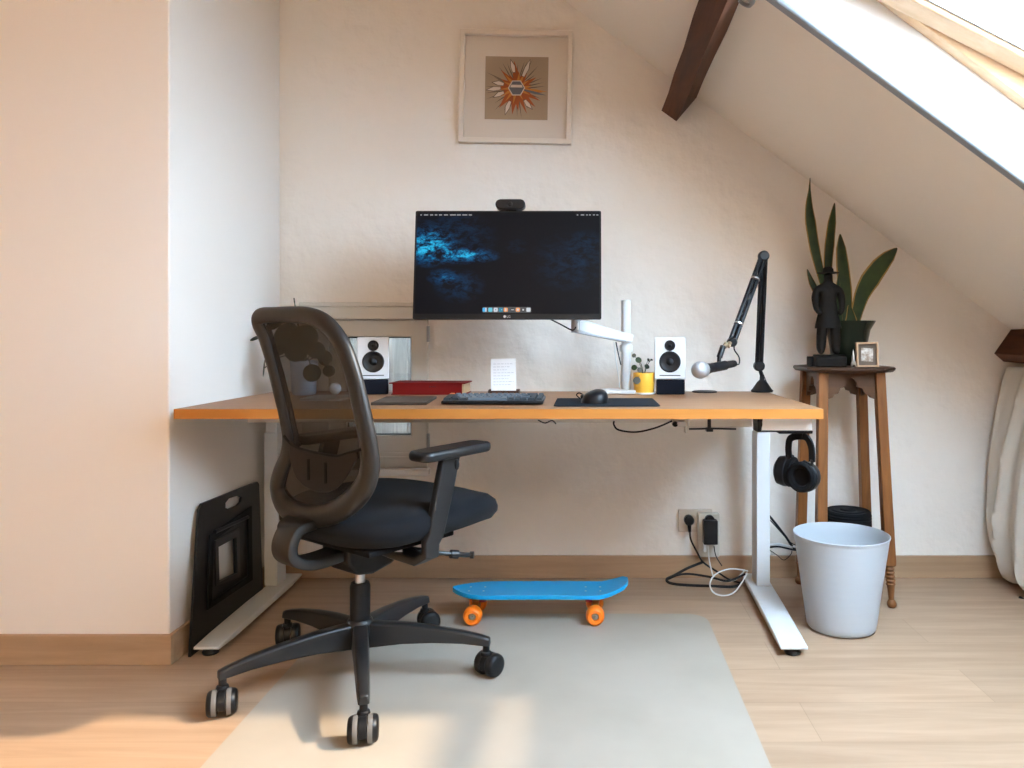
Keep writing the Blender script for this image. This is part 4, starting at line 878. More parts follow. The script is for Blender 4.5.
# snake plant
pcx, pcy = P(848, 0, 2.80).x, 2.80-DW
t = thing('snake_plant', (pcx, pcy, TZ), 'snake plant with tall pointed leaves in a dark pot on the wooden stand', 'plant')
bm = nb(); ph_ = 0.163; lathe(bm, [(0, 0.0005), (0.056, 0.0005), (0.060, 0.01), (0.066, 0.07), (0.078, 0.13), (0.094, ph_-0.006), (0.096, ph_), (0.090, ph_), (0.080, ph_-0.02)], (pcx, pcy, TZ)); obj('pot', bm, M['pot_dark'], t)
bm = nb(); lathe(bm, [(0, ph_-0.024), (0.080, ph_-0.024)], (pcx, pcy, TZ)); obj('soil', bm, M['soil'], t)
def blade(pts, wds, D0, D1, curl=0.0):
    """pts: centreline pixels, wds: half widths px; built as a thick curved strap with pale margin"""
    n = len(pts); cen = []; ww = []
    for i, (px, py) in enumerate(pts):
        D_ = D0+(D1-D0)*i/(n-1); cen.append(P(px, py, D_)); ww.append(wds[i]*D_/FPX)
    cs = smooth_path(cen, 6); ws_ = []
    for i in range(n-1):
        for k in range(6): ws_.append(ww[i]+(ww[i+1]-ww[i])*k/6)
    ws_.append(ww[-1]); bm = nb(); rings = []
    m_ = len(cs)
    for i, p in enumerate(cs):
        tt = (cs[min(i+1, m_-1)]-cs[max(i-1, 0)]).normalized(); sd2 = tt.cross(Vector((0, -1, 0))).normalized(); nn = sd2.cross(tt)
        tw = Matrix.Rotation(curl*i/m_, 3, tt); sd2 = tw@sd2; nn = tw@nn
        w_ = max(ws_[i], 0.0006); th = 0.0022
        cols = [(-1, 0), (-0.82, th), (-0.4, th+0.12*w_*0.8), (0, th+0.12*w_), (0.4, th+0.12*w_*0.8), (0.82, th), (1, 0), (0.82, -th*0.4), (0, -th+0.10*w_), (-0.82, -th*0.4)]
        rings.append([bm.verts.new(p+sd2*u*w_+nn*v) for u, v in cols])
    for a, b in zip(rings[:-1], rings[1:]):
        for k in range(10):
            f = bm.faces.new((a[k], a[(k+1) % 10], b[(k+1) % 10], b[k])); f.material_index = 1 if k in (0, 5, 6, 9) else 0
    bm.faces.new(rings[0]); bm.faces.new(rings[-1][::-1])
    obj('leaf', bm, [M['leaf'], M['leaf_edge']], t, angle=60)
blade([(838, 330), (828, 300), (821, 275), (815, 250), (810.5, 222), (809, 205), (809.5, 190), (810, 178)], [3, 3, 4, 5.2, 5.5, 3.6, 1.2, 0.3], 2.80, 2.74)
blade([(838, 330), (831, 295), (828, 270), (829.5, 245), (832, 222), (834.5, 203)], [3, 4, 4.2, 5, 4.2, 0.4], 2.80, 2.82)
blade([(847, 335), (846.5, 315), (845, 290), (842.5, 265), (841, 248), (840, 234)], [5, 6, 7, 6.5, 5, 0.5], 2.78, 2.76)
blade([(850, 335), (857, 312), (862, 295), (870, 280), (880, 266), (889, 256), (897, 248)], [6, 6, 8, 10, 9, 6.5, 0.6], 2.78, 2.70)
blade([(850, 335), (851, 320), (849, 305)], [4, 6, 1], 2.77, 2.76)
blade([(830, 330), (820, 300), (812, 283), (807, 269)], [3, 3.6, 3.2, 0.4], 2.80, 2.80)
blade([(842, 330), (838, 300), (838, 285), (839, 271)], [2, 2.5, 2, 0.3], 2.77, 2.76)

# statuette of a man in a wide-brimmed hat
def spt(px, py, D_=2.665): return P(px, py, D_)
sb = thing('statuette', (P(828, 0, 2.665).x, 2.665-DW, TZ), 'black bronze figure of a standing man in a brimmed hat on the stand', 'statuette')
k = 2.665/FPX; cx = P(828, 0, 2.665).x; cy = 2.665-DW; z0 = TZ+0.0005
bm = nb(); box(bm, (cx-0.050, cy-0.032, z0), (cx+0.056, cy+0.030, z0+0.036)); box(bm, (cx-0.046, cy-0.028, z0+0.036), (cx+0.052, cy+0.026, z0+0.042)); obj('plinth', bm, M['statue'], sb, bevel=0.003)
def skin_body(name, verts, edges, mat_, parent, sub=2, extra=None):
    base = rootloc(parent); me = bpy.data.meshes.new(name); me.from_pydata([tuple(Vector(v[0])-base) for v in verts], edges, [])
    o = bpy.data.objects.new(name, me); COL.objects.link(o); o.parent = parent
    md_ = o.modifiers.new('skin', 'SKIN'); md_.use_smooth_shade = True
    for i, v in enumerate(verts):
        r = v[1]; sv_ = me.skin_vertices[0].data[i]; sv_.radius = r if isinstance(r, tuple) else (r, r)
    me.skin_vertices[0].data[0].use_root = True
    s = o.modifiers.new('sub', 'SUBSURF'); s.levels = sub; s.render_levels = sub
    me.materials.append(mat_); return o
zb = z0+0.042
def sp_(dx, dz, dy=0.0): return (cx+dx, cy+dy, zb+dz)
vb = [(sp_(0, .150), (.026, .020)), (sp_(0, .182), (.030, .022)), (sp_(0, .215), (.036, .024)), (sp_(0, .236), (.030, .019)), (sp_(0, .252), (.012, .012)), (sp_(0, .270), (.0165, .018)), (sp_(0, .286), (.016, .017)),
      (sp_(-.038, .230), .015), (sp_(-.047, .198, -.004), .014), (sp_(-.045, .160, -.014), .011), (sp_(-.032, .140, -.026), .009),
      (sp_(.038, .230), .015), (sp_(.047, .198, -.004), .014), (sp_(.045, .160, -.014), .011), (sp_(.032, .140, -.026), .009),
      (sp_(-.018, .125), (.022, .020)), (sp_(-.023, .070, -.002), .019), (sp_(-.025, .015), .017), (sp_(-.027, .004, -.018), (.010, .006)),
      (sp_(.020, .125), (.022, .020)), (sp_(.025, .070, -.002), .019), (sp_(.027, .015), .017), (sp_(.028, .004, -.018), (.010, .006))]
eb = [(0, 1), (1, 2), (2, 3), (3, 4), (4, 5), (5, 6), (3, 7), (7, 8), (8, 9), (9, 10), (3, 11), (11, 12), (12, 13), (13, 14), (0, 15), (15, 16), (16, 17), (17, 18), (0, 19), (19, 20), (20, 21), (21, 22)]
skin_body('figure', vb, eb, M['statue'], sb)
bm = nb(); lathe(bm, [(0.017, 0), (0.038, -0.001), (0.038, 0.002), (0.019, 0.004), (0.018, 0.014), (0.012, 0.021), (0, 0.023)], sp_(0, .286), seg=24); obj('hat', bm, M['statue'], sb)
bm = nb(); lathe(bm, [(0.030, 0.165), (0.034, 0.15), (0.045, 0.100), (0.046, 0.092), (0.040, 0.094), (0.028, 0.14)], (cx, cy, zb), seg=24)
for v in bm.verts: v.co.y = cy+(v.co.y-cy)*0.72
obj('coat_skirt', bm, M['statue'], sb)
bm = nb(); ball(bm, sp_(-0.006, .278, -.0165), .0022); ball(bm, sp_(0.005, .278, -.0165), .0022); ball(bm, sp_(-0.0005, .272, -.0185), .0028, (1, 1, 1.5)); ball(bm, sp_(-0.0005, .264, -.0165), .0022, (2, 1, .7)); obj('face_features', bm, M['statue'], sb)
bm = nb(); box(bm, (P(809, 0, 2.70).x, 2.67-DW, z0), (P(814, 0, 2.70).x+0.004, 2.73-DW, z0+0.034))
tag(obj('small_box', bm, M['black_matte'], loc=(P(811, 0, 2.7).x, 2.70-DW, TZ), bevel=0.002), 'tiny dark box on the stand, left of the statuette plinth', 'box')
# rocket ornament
t = thing('rocket_ornament', (P(853.5, 0, 2.62).x, 2.62-DW, TZ), 'tiny silver rocket-shaped ornament between the statuette and the photo frame', 'ornament')
c = (P(853.3, 0, 2.62).x, 2.62-DW, TZ+0.0005)
bm = nb(); lathe(bm, [(0, 0.008), (0.004, 0.008), (0.0055, 0.02), (0.005, 0.035), (0.002, 0.052), (0, 0.062)], c, seg=14); obj('body', bm, M['silver'], t)
for kk in range(3):
    a = 2*PI*kk/3+PI/2; d2 = V(math.cos(a), math.sin(a), 0); bm = nb(); cc_ = Vector(c); n2_ = V(-d2.y, d2.x, 0)
    prism(bm, [cc_+d2*x+V(0, 0, z)-n2_*0.0008 for x, z in ((0.003, 0.028), (0.011, 0.012), (0.011, 0.0), (0.008, 0.0), (0.003, 0.012))], n2_*0.0016); obj('fin', bm, M['silver'], t)
# little photo frame
t = thing('photo_frame', (P(868, 0, 2.62).x, 2.62-DW, TZ), 'small light wood photo frame standing at the right of the stand top', 'photo frame')
Rf = Matrix.Translation((P(868.3, 0, 2.615).x, 2.615-DW, TZ+0.001))@Matrix.Rotation(math.radians(-6), 4, 'X')@Matrix.Rotation(math.radians(-5), 4, 'Z')
def rp(x, y, z): return Rf@Vector((x, y, z))
w_, h_ = 0.037, 0.086
bm = nb(); ring_prism(bm, [rp(-w_, 0, 0), rp(w_, 0, 0), rp(w_, 0, h_), rp(-w_, 0, h_)], [rp(-w_+.006, 0, .006), rp(w_-.006, 0, .006), rp(w_-.006, 0, h_-.006), rp(-w_+.006, 0, h_-.006)], Rf.to_3x3()@V(0, 0.016, 0)); obj('frame', bm, M['light_wood'], t, bevel=0.001)
bm = nb(); box(bm, (-w_+.004, 0.010, 0.004), (w_-.004, 0.014, h_-.004), Rf); obj('backing', bm, M['ink_dark'], t)
bm = nb(); box(bm, (-0.022, 0.0085, 0.020), (0.018, 0.0098, 0.066), Rf@Matrix.Rotation(math.radians(3), 4, 'Y')); obj('photograph', bm, M['photo'], t)
bm = nb(); prism(bm, [rp(-0.01, 0.016, h_*0.7), rp(0.01, 0.016, h_*0.7), rp(0.014, 0.05, -0.002), rp(-0.014, 0.05, -0.002)], (0, 0.002, 0)); obj('easel_back', bm, M['black_matte'], t)

# ------------------------------------------------------------------ waste bin and black drum
wcx, wcy = P(841, 0, 2.435).x, 2.435-DW
bm = nb(); pr = [(0, 0.004), (0.108, 0.004), (0.112, 0.010)]
for k_ in range(1, 12):
    z = 0.010+k_*0.0255; r = 0.112+(0.153-0.112)*k_/11; pr += [(r-0.0012, z-0.010), (r, z-0.002), (r+0.0002, z)]
pr += [(0.1565, 0.296), (0.157, 0.300), (0.154, 0.301), (0.151, 0.294)]
for k_ in range(10, 0, -1): pr.append((0.109+(0.150-0.109)*k_/11, 0.012+k_*0.0255))
pr += [(0.106, 0.008), (0, 0.008)]
lathe(bm, [(r_*0.95, z_) for r_, z_ in pr], (wcx, wcy, 0.001), seg=64)
tag(obj('waste_bin', bm, M['bin'], loc=(wcx, wcy, 0), angle=60), 'round frosted white plastic waste bin on the floor right of the desk', 'waste bin')
dcx, dcy = P(848.5, 0, 2.74).x, 2.745-DW
t = thing('black_drum', (dcx, dcy, 0), 'black ribbed round container under the plant stand behind the waste bin', 'container')
bm = nb(); lathe(bm, [(0, 0.001), (0.070, 0.001), (0.074, 0.01), (0.076, 0.26), (0, 0.26)], (dcx, dcy, 0), seg=40); obj('body', bm, M['black'], t)
bm = nb(); pr = [(0.070, 0.255), (0.080, 0.255)]
for k_ in range(4): pr += [(0.081, 0.260+k_*0.010), (0.078, 0.264+k_*0.010)]
pr += [(0.079, 0.300), (0.074, 0.306), (0.060, 0.304), (0.055, 0.308), (0.03, 0.306), (0.026, 0.311), (0, 0.311)]
lathe(bm, pr, (dcx, dcy, 0), seg=40); obj('lid', bm, M['black_matte'], t)

# ------------------------------------------------------------------ skateboard
sk = thing('skateboard', (-0.16, 2.51-DW, 0), 'small bright blue skateboard with orange wheels on the floor under the desk', 'skateboard')
skx = lambda px: (px-587)*2.51/760
x0_, x1_ = skx(452.5), skx(628); yc = 2.515-DW; n = 40; bm = nb(); rings = []
for i in range(n+1):
    u = i/n; x = x0_+(x1_-x0_)*u
    hw = 0.074*min(1, (math.sin(min(u/0.20, 1)*PI/2))**0.7)*(1.0 if u < 0.80 else (1-0.36*((u-0.80)/0.20)**1.6))
    if u > 0.96: hw *= math.sqrt(max(0.0, 1-((u-0.96)/0.04)**2))*0.65+0.35
    hw = max(hw, 0.004)
    zl = 0.090+0.002*math.sin(u*PI)
    if u > 0.83: zl += 0.033*((u-0.83)/0.17)**1.5
    if u < 0.12: zl += 0.006*((0.12-u)/0.12)**1.5
    ring = []
    for s_, dz in ((-1, 0.004), (-0.97, 0.0075), (-0.8, 0.006), (-0.4, 0.0045), (0, 0.004), (0.4, 0.0045), (0.8, 0.006), (0.97, 0.0075), (1, 0.004), (0.97, -0.006), (0.9, -0.008), (0, -0.004), (-0.9, -0.008), (-0.97, -0.006)):
        ring.append(bm.verts.new((x, yc+s_*hw, zl+dz)))
    rings.append(ring)
for a, b in zip(rings[:-1], rings[1:]):
    for k_ in range(14): bm.faces.new((a[k_], a[(k_+1) % 14], b[(k_+1) % 14], b[k_]))
bm.faces.new(rings[0]); bm.faces.new(rings[-1][::-1]); dk = obj('deck', bm, M['blue'], sk, angle=50)
for xx in (skx(477), skx(593)):
    for dx in (-0.024, 0.024):
        for dyy in (-0.02, 0.02):
            bm = nb(); lathe(bm, [(0, 0.0012), (0.0032, 0.0008), (0.0036, 0)], (xx+dx, yc+dyy, 0.0962), seg=12); obj('bolt', bm, M['steel'], dk)
for kx, xx in ((-1, skx(476)), (1, skx(595.5))):
    bm = nb(); box(bm, (xx-0.030, yc-0.026, 0.077), (xx+0.030, yc+0.026, 0.0855)); tube(bm, [(xx-0.008*kx*0, yc, 0.078), (xx, yc, 0.045)], [0.018, 0.012], 14)
    tube(bm, [(xx, yc-0.050, 0.032), (xx, yc+0.050, 0.032)], 0.010, 14); prism(bm, [(xx-0.012, yc-0.045, 0.034), (xx+0.012, yc-0.045, 0.034), (xx+0.010, yc-0.02, 0.060), (xx-0.010, yc-0.02, 0.060)], (0, 0.065, 0)); tk = obj('truck', bm, M['gold'], sk, bevel=0.002)
    bm = nb(); lathe(bm, [(0.006, 0), (0.013, 0), (0.014, 0.009), (0.013, 0.018), (0.006, 0.018)], (xx-kx*0.020, yc, 0.056), (0, 0, 1), 16); obj('bushing', bm, M['redrub'], tk)
    for ky in (-1, 1):
        c_ = (xx-0.002, yc+ky*0.062, 0.032); bm = nb(); lathe(bm, [(0.011, 0.012), (0.013, 0.021), (0.022, 0.0225), (0.0275, 0.018), (0.030, 0.010), (0.030, -0.010), (0.0275, -0.018), (0.022, -0.0225), (0.011, -0.021), (0.011, 0.012)], c_, (0, ky, 0), 32); wh = obj('wheel', bm, M['orange'], sk)
        bm = nb(); lathe(bm, [(0, 0.022), (0.003, 0.022), (0.0045, 0.017), (0.0085, 0.0165), (0.0108, 0.014), (0.0108, -0.014), (0, -0.014)], c_, (0, ky, 0), 20); obj('bearing', bm, M['steel'], wh)

# ------------------------------------------------------------------ black panel leaning in the alcove
pn = thing('folding_board', (-1.16, 2.45-DW, 0), 'black plastic folding panel with handle slot leaning upright against the alcove wall', 'panel')
def pX(z): return -1.150-0.020*z/0.42
def pan(px, py):
    """pixel -> (D, z) on the leaning panel plane"""
    z = 0.2
    for _ in range(8):
        x = pX(z); D_ = x*FPX/(px-X0); z = H-(py-Y0)*D_/FPX
    return D_-DW, z
def pq(y, z, off=0.0): return Vector((pX(z)+off, y, z))
TLp, TRp = pan(199, 505), pan(259, 481); 
yA, zA = TLp; yB_, zB = TRp
outer = [(2.205-DW, 0.001), (2.700-DW, 0.001), (yB_, zB-0.01), (yB_-0.012, zB), (yA+0.02, zA), (yA, zA-0.015)]
hol_px = [(217, 547), (235, 537), (236, 573), (218, 582)]
slot_px = [(225.5, 503), (229, 498.5), (238, 495.5), (242, 497), (241, 502), (237.5, 505.5), (229, 509), (225.5, 508)]
def poly_with_holes(bm, outer, holes, off, th):
    """triangulated fill of a polygon with holes in the (y,z) plane, extruded along +x"""
    for side, o_ in ((0, off), (1, off-th)):
        vsall = []; edges = []
        for loop in [outer]+holes:
            vs_ = [bm.verts.new(pq(y, z, o_)) for y, z in loop]
            edges += [bm.edges.new((vs_[i], vs_[(i+1) % len(vs_)])) for i in range(len(vs_))]; vsall.append(vs_)
        bmesh.ops.triangle_fill(bm, use_beauty=True, use_dissolve=False, edges=edges)
        if side == 0: first = vsall
        else:
            for la, lb in zip(first, vsall):
                for i in range(len(la)):
                    bm.faces.new((la[i], la[(i+1) % len(la)], lb[(i+1) % len(la)], lb[i]))
bm = nb(); hol = [pan(*p) for p in hol_px]; slot = [pan(*p) for p in slot_px]
rc = pan(212.5, 540); circ = [(rc[0]+0.011*math.cos(a*PI/6), rc[1]+0.013*math.sin(a*PI/6)) for a in range(12)]
poly_with_holes(bm, outer, [hol, slot, circ], 0.0, 0.008); obj('sheet', bm, M['black'], pn, smooth=False)
def prect(pts, grow): return pts
o1 = [pan(*p) for p in [(208, 535), (250, 506), (251, 580), (206, 610)]]; i1 = [pan(*p) for p in [(212, 541), (246, 515), (247, 576), (210, 602)]]
bm = nb(); A_ = [pq(y, z, 0.001) for y, z in o1]; B_ = [pq(y, z, 0.001) for y, z in i1]; ring_prism(bm, A_, B_, (0.006, 0, 0)); obj('raised_square', bm, M['black_matte'], pn, bevel=0.0015)
o2 = [pan(*p) for p in [(214, 541), (238, 528), (239, 577), (215, 586)]]; bm = nb(); ring_prism(bm, [pq(y, z, 0.001) for y, z in o2], [pq(y, z, 0.001) for y, z in hol[0:4]], (0.004, 0, 0)); obj('inner_rim', bm, M['chair'], pn)
bm = nb(); a_, b_ = pan(213, 532), pan(246, 517); tube(bm, [pq(a_[0], a_[1], 0.006), pq(b_[0], b_[1], 0.006)], 0.006, 12); obj('hinge_bar', bm, M['black'], pn)

# ------------------------------------------------------------------ hanging cloth at the right edge
bm = nb(); prof = [(0.814, 1.612), (0.80, 1.603), (0.70, 1.580), (0.60, 1.558), (0.48, 1.540), (0.36, 1.530), (0.24, 1.527), (0.15, 1.532), (0.08, 1.548), (0.035, 1.572), (0.012, 1.61)]
ny = 150; rings = []
for i in range(ny+1):
    y = -0.045-1.6*(i/ny)**1.5; col = []
    for z, x in prof:
        low = 1-z/0.85; amp = 0.004+0.020*low**0.6
        ph = y*46+1.1*math.sin(y*11+z*3)+z*1.6
        fold = abs(math.sin(ph*0.5))**0.6*2-1
        col.append(Vector((x+amp*fold*0.8+0.010*low*math.sin(y*83+z*9)+0.006*math.sin(z*26+y*14)*low, y+0.006*math.cos(ph)*low, z+0.006*math.sin(y*30)*low)))
    rings.append([bm.verts.new(v) for v in smooth_path(col, 4)])
for a, b in zip(rings[:-1], rings[1:]):
    for k_ in range(len(a)-1): bm.faces.new((a[k_], a[k_+1], b[k_+1], b[k_]))
o = obj('hanging_cloth', bm, M['cloth'], loc=(1.6, -0.5, 0), angle=80); so = o.modifiers.new('th', 'SOLIDIFY'); so.thickness = 0.004; so.offset = 1
tag(o, 'pale linen cloth hanging in folds to the floor at the right edge', 'cloth')
bm = nb(); tube(bm, smooth_path([P(1019, 597, 2.71), P(1024, 600, 2.70), P(1034, 604, 2.68)]), 0.006, 8)
tag(obj('black_strap', bm, M['cable'], loc=P(1019, 599, 2.7)), 'end of a black strap on the floor by the hanging cloth', 'strap')

# ------------------------------------------------------------------ office chair
TH_ = math.radians(53); fx = Vector((math.cos(TH_), math.sin(TH_), 0)); rx = Vector((math.sin(TH_), -math.cos(TH_), 0))
CC = Vector((-0.621, -0.865, 0)); zoff = 0.0015
ch = thing('office_chair', CC, 'black swivel office chair with mesh back, standing on the grey floor mat', 'chair')
def C3(a, w, z): return CC+fx*a+rx*w+Vector((0, 0, z))
# star base
bm = nb(); lathe(bm, [(0, 0.086), (0.030, 0.086), (0.036, 0.098), (0.037, 0.145), (0.033, 0.158), (0.029, 0.162)], CC, seg=28); tube(bm, [CC+V(0, 0, .050), CC+V(0, 0, .09)], 0.018, 16); hub = obj('base_hub', bm, M['chair'], ch)
cast_rot = [12, -35, 120, 15, 20]
for i in range(5):
    a = math.radians(-72.1+72*i); d_ = V(math.cos(a), math.sin(a), 0); s_ = V(-math.sin(a), math.cos(a), 0)
    bm = nb(); rings = []
    for r, zt_, zb_, w_ in ((0.015, 0.152, 0.086, 0.023), (0.05, 0.152, 0.090, 0.023), (0.12, 0.149, 0.097, 0.021), (0.20, 0.140, 0.099, 0.019), (0.28, 0.127, 0.096, 0.017), (0.335, 0.114, 0.089, 0.015), (0.356, 0.107, 0.086, 0.013)):
        rings.append([bm.verts.new(CC+d_*r+s_*u*w_+V(0, 0, z)) for u, z in ((-0.8, zt_-0.003), (-0.5, zt_), (0.5, zt_), (0.8, zt_-0.003), (1, zb_), (-1, zb_))])
    for p_, q_ in zip(rings[:-1], rings[1:]):
        for k_ in range(6): bm.faces.new((p_[k_], p_[(k_+1) % 6], q_[(k_+1) % 6], q_[k_]))
    bm.faces.new(rings[0]); bm.faces.new(rings[-1][::-1]); obj('base_arm', bm, M['chair'], ch, bevel=0.003)
    # caster
    e = CC+d_*0.345; b2 = math.radians(cast_rot[i]); ax = V(math.cos(b2), math.sin(b2), 0); fw_ = V(-ax.y, ax.x, 0); wc_ = e+fw_*0.012*(1 if i % 2 else -1)+V(0, 0, 0.032+zoff)
    bm = nb(); tube(bm, [e+V(0, 0, 0.095), e+V(0, 0, 0.058+zoff)], 0.0095, 14)
    # hood: half-round shell between the wheels
    pts = [wc_+fw_*0.031*math.cos(t_)+V(0, 0, 0.031*math.sin(t_))-ax*0.009 for t_ in [math.radians(-20+22*q) for q in range(11)]]
    prism(bm, pts, ax*0.018); lathe(bm, [(0.012, 0.058), (0.016, 0.060), (0.014, 0.068), (0.010, 0.070)], e+V(0, 0, zoff), seg=16); cs_ = obj('caster', bm, M['black'], ch, bevel=0.001)
    for s2_ in (-1, 1):
        wo = wc_+ax*s2_*0.010-V(0, 0, 0.0005); bm = nb()
        lathe(bm, [(0.0, 0.004), (0.022, 0.004), (0.027, 0.0), (0.0312, 0.001)], wo, ax*s2_, 28, 0)
        lathe(bm, [(0.0312, 0.001), (0.0315, 0.002), (0.0315, 0.011), (0.0312, 0.012)], wo, ax*s2_, 28, 1)
        lathe(bm, [(0.0312, 0.012), (0.0295, 0.019), (0.026, 0.023), (0.020, 0.0245), (0.0, 0.025)], wo, ax*s2_, 28, 0)
        bmesh.ops.remove_doubles(bm, verts=bm.verts, dist=1e-5)
        obj('wheel', bm, [M['black'], M['rubber'] if i in (0, 4) else M['chair']], cs_, label='grey-treaded caster wheel' if i in (0, 4) else None)
bm = nb(); lathe(bm, [(0.027, 0.160), (0.0275, 0.250), (0.024, 0.259), (0.015, 0.260)], CC, seg=28); col_ = obj('gas_column', bm, M['black'], ch)
bm = nb(); tube(bm, [CC+V(0, 0, 0.25), CC+V(0, 0, 0.31)], 0.0135, 20); obj('piston', bm, M['steel'], ch, label='bright steel piston')
# mechanism
bm = nb(); pts = [(-0.08, 0.335), (-0.05, 0.300), (0.0, 0.292), (0.06, 0.305), (0.14, 0.345), (0.14, 0.385), (-0.08, 0.385)]
prism(bm, [C3(a, -0.06, z) for a, z in pts], rx*0.12); obj('tilt_mechanism', bm, M['black'], ch, bevel=0.008)
bm = nb(); prism(bm, [C3(a, -0.2, 0.385) for a in (-0.12, 0.16)]+[C3(a, 0.2, 0.385) for a in (0.16, -0.12)], (0, 0, 0.015)); obj('seat_pan', bm, M['black_matte'], ch, bevel=0.004)
# seat cushion
bm = nb(); nu = 48; prof = [(0.0, 0.396), (0.55, 0.397), (0.82, 0.402), (0.94, 0.415), (0.995, 0.437), (1.0, 0.452), (0.975, 0.470), (0.90, 0.483), (0.72, 0.489), (0.4, 0.488), (0, 0.486)]
am, al, wl = 0.113, 0.265, 0.268; rings = []
for s_, z in prof:
    if s_ == 0: rings.append([bm.verts.new(C3(am, 0, z))]); continue
    ring = []
    for k_ in range(nu):
        t_ = 2*PI*k_/nu; ex = math.copysign(abs(math.cos(t_))**0.62, math.cos(t_)); ey = math.copysign(abs(math.sin(t_))**0.62, math.sin(t_))
        a = al*ex*s_; w_ = wl*ey*s_*(1-0.06*ex); fr_ = max(0, (a-0.10)/0.14)
        rr = max(0, (-a-0.08)/0.15)
        ring.append(bm.verts.new(C3(am+a, w_, z-0.022*fr_**2+0.006*max(0, abs(w_)/wl-0.5)-0.012*rr)))
    rings.append(ring)
for a, b in zip(rings[:-1], rings[1:]):
    for k_ in range(nu):
        j = (k_+1) % nu
        if len(a) == 1: bm.faces.new((a[0], b[j], b[k_]))
        elif len(b) == 1: bm.faces.new((a[k_], a[j], b[0]))
        else: bm.faces.new((a[k_], a[j], b[j], b[k_]))
obj('seat', bm, M['seat'], ch, angle=80)
# back: plane through C3(-a0,0,.5) leaning back
lean = 0.16; bp0 = C3(-0.145, 0, 0.5); bn = (fx+V(0, 0, lean)).normalized()
camp = Vector((0, -DW, H))
def onb(px, py, off=0.0):
    d_ = Vector(((px-X0)/FPX, 1, -(py-Y0)/FPX)); q0 = bp0+bn*off
    return camp+d_*((q0-camp).dot(bn)/d_.dot(bn))
loop = [(261, 316, 8), (275, 315, 8), (295, 314.5, 8), (310, 316, 8.3), (325, 323, 9), (337, 336, 9), (346, 353, 9), (353.5, 375, 9), (359.5, 400, 9.3), (365, 425, 9.6), (369, 448, 10), (370, 467, 10.5), (365, 485, 11), (352, 501, 11.5), (335, 512, 11.5), (315, 517, 12.5), (296, 513, 13), (284, 503, 12.5), (278, 487, 10), (281, 471, 9), (287, 455, 8), (288, 437, 7), (284, 415, 6.5), (278, 390, 6.5), (271, 362, 6.5), (264, 338, 6.8), (258, 323, 7.5)]
lp = [onb(a, b) for a, b, r in loop]; lr = [Vector((r*0.0026, 0, 0)) for _, _, r in loop]
lps = smooth_path(lp, 6, True); lrs = [v.x for v in smooth_path(lr, 6, True)]
bm = nb(); tube(bm, lps, lrs, 16, closed=True, up=bn, flat=0.72); bf = obj('back_frame', bm, M['back_frame'], ch, angle=80)
# mesh panel inside the loop (slightly dished)
bm = nb(); cen = sum(lps, Vector())/len(lps); n_ = len(lps); nr = 8; rings = []
for k_ in range(nr+1):
    s_ = 1-k_/nr*0.999
    rings.append([bm.verts.new(cen+(p-cen)*s_+bn*0.012*(1-s_*s_)) for p in lps])
for a, b in zip(rings[:-1], rings[1:]):
    for k_ in range(n_): bm.faces.new((a[k_], a[(k_+1) % n_], b[(k_+1) % n_], b[k_]))
bm.faces.new(rings[-1]); obj('mesh_panel', bm, M['mesh'], ch, angle=80)
# inner rim strips on the far side
bm = nb(); tube(bm, smooth_path([onb(a, b, 0.02) for a, b in ((266, 326), (273, 350), (280, 375), (287, 403), (293, 430), (297, 447))], 5), 0.011, 10); obj('rim_strip', bm, M['black_matte'], bf)
# lumbar support
lum = [(291, 440), (299, 448), (308, 451), (317, 452.8), (327, 455), (336, 456), (347, 453), (358, 450), (360, 458), (355.5, 463), (349.5, 474), (344, 482), (338, 488), (330, 491.5), (320.7, 492), (312, 489), (305, 485), (298.5, 478), (294.7, 470), (291, 455)]
bm = nb(); prism(bm, [onb(a, b, -0.014) for a, b in lum], -bn*0.006); lo = obj('lumbar_support', bm, M['lumbar'], ch, bevel=0.002)
for x_ in (308.3, 325.3):
    bm = nb(); prism(bm, [onb(a, b, -0.0212) for a, b in ((x_-1.1, 459+(x_-308)*0.2), (x_+1.1, 459+(x_-308)*0.2), (x_+1.3, 480+(x_-308)*0.2), (x_-0.9, 480+(x_-308)*0.2))], -bn*0.001); obj('lumbar_slot', bm, M['black_matte'], lo)
bm = nb(); tube(bm, smooth_path([onb(a, b, -0.018) for a, b in ((284, 436), (291, 444), (300, 448.5), (317, 452.8), (336, 456), (348, 453), (361, 449.5))], 5), 0.0035, 8); obj('lumbar_rail', bm, M['black_matte'], lo)
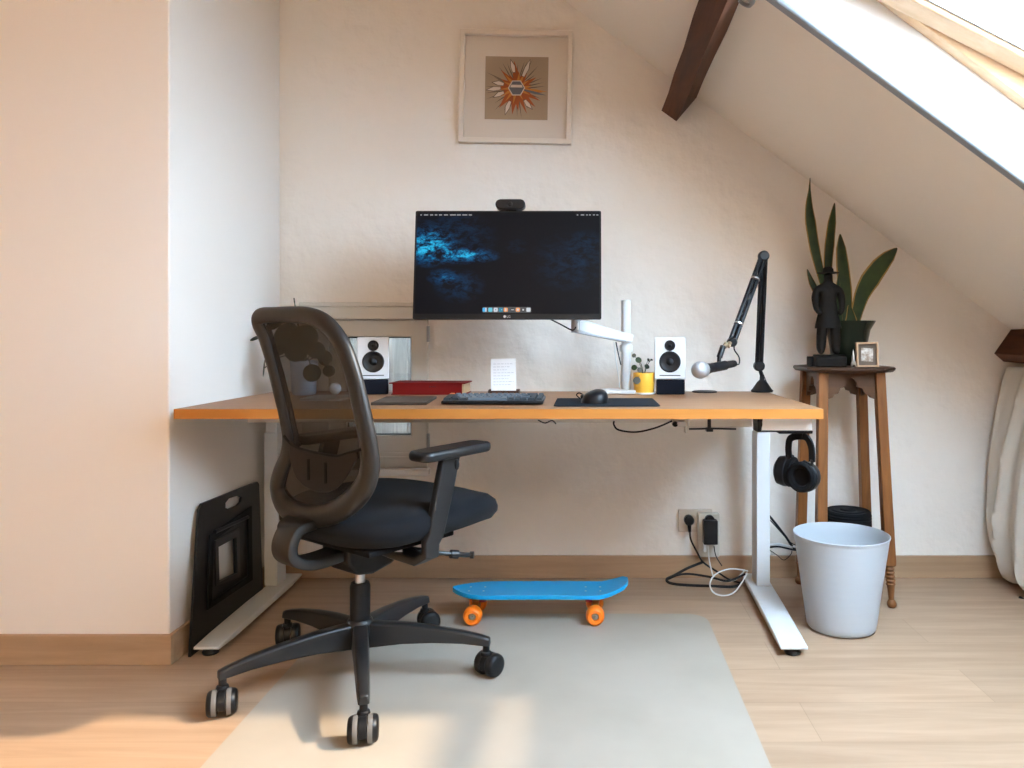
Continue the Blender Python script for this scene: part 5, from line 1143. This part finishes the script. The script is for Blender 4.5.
# spine bracket
bot = onb(312, 517); rel = bot-CC; a_b = rel.dot(fx); w_b = rel.dot(rx); z_b = bot.z
pth = [C3(a_b+0.026, w_b-0.018, z_b+0.006), C3(a_b-0.006, w_b-0.018, z_b-0.010), C3(-0.196, w_b*0.9, 0.442), C3(-0.218, w_b*0.6, 0.412), C3(-0.218, w_b*0.3, 0.380), C3(-0.190, 0, 0.358), C3(-0.14, 0, 0.350), C3(-0.06, 0, 0.356)]
pth_s = smooth_path(pth, 8); wsx = [0.17-0.085*min(1, i/18)+0.0*i for i in range(len(pth_s))]
bm = nb(); ribbon(bm, pth_s, rx, 0.1, 0.026, ws=wsx); obj('spine_bracket', bm, M['back_frame'], ch, bevel=0.004, angle=60)
# armrests
for kw in (1, -1):
    w0 = 0.262*kw
    tp_ = C3(0.088, w0, 0.622); el = C3(0.020, w0, 0.375)
    bm = nb(); ribbon(bm, [tp_, tp_+(el-tp_)*0.3, tp_+(el-tp_)*0.8, el+V(0, 0, 0.03), el, C3(0.012, w0-0.03*kw, 0.358), C3(0.010, w0-0.12*kw, 0.362), C3(0.010, w0-0.20*kw, 0.37)], fx, 0.052, 0.022, ws=[0.060, 0.060, 0.052, 0.05, 0.05, 0.05, 0.05, 0.05]); ap_ = obj('arm_post', bm, M['chair'], ch, bevel=0.002, angle=30)
    bm = nb(); q = C3(0.10, w0+0.012*kw, 0.595); ball(bm, q, 0.012, (0.6, 0.6, 1.2)); obj('height_button', bm, M['black'], ap_)
    bm = nb(); pts = [C3(0.092+y, w0+x*1.0, 0.618+y*0.02) for x, y in rrect(0.084, 0.240, 0.026, 5)]
    prism(bm, pts, (0, 0, 0.026)); obj('arm_pad', bm, M['chair'], ch, bevel=0.010, seg=4)
# levers
bm = nb(); l0, l1, l2, l3 = P(428, 552, 2.03), P(452, 554, 2.06), P(458, 554.5, 2.07), P(471, 555, 2.10)
tube(bm, [C3(0.03, 0.12, 0.365), l0, l1], 0.006, 10); tube(bm, [l1-V(0.004, 0, 0), l2], 0.012, 12); tube(bm, [l2, l3], 0.007, 10); tube(bm, [l3-V(.002, 0, 0), l3+V(.008, 0, 0)], 0.010, 10); obj('lever', bm, M['chair'], ch)
bm = nb(); tube(bm, [C3(0.05, 0.05, 0.352), C3(0.09, 0.17, 0.350)], 0.010, 12); obj('tension_knob', bm, M['black'], ch)
bm = nb(); q = P(399, 551, 1.975); box(bm, (q.x-0.011, q.y-0.001, q.z-0.009), (q.x+0.009, q.y, q.z+0.009)); obj('paper_tag', bm, M['paper'], ch, label='small white tag under the seat')
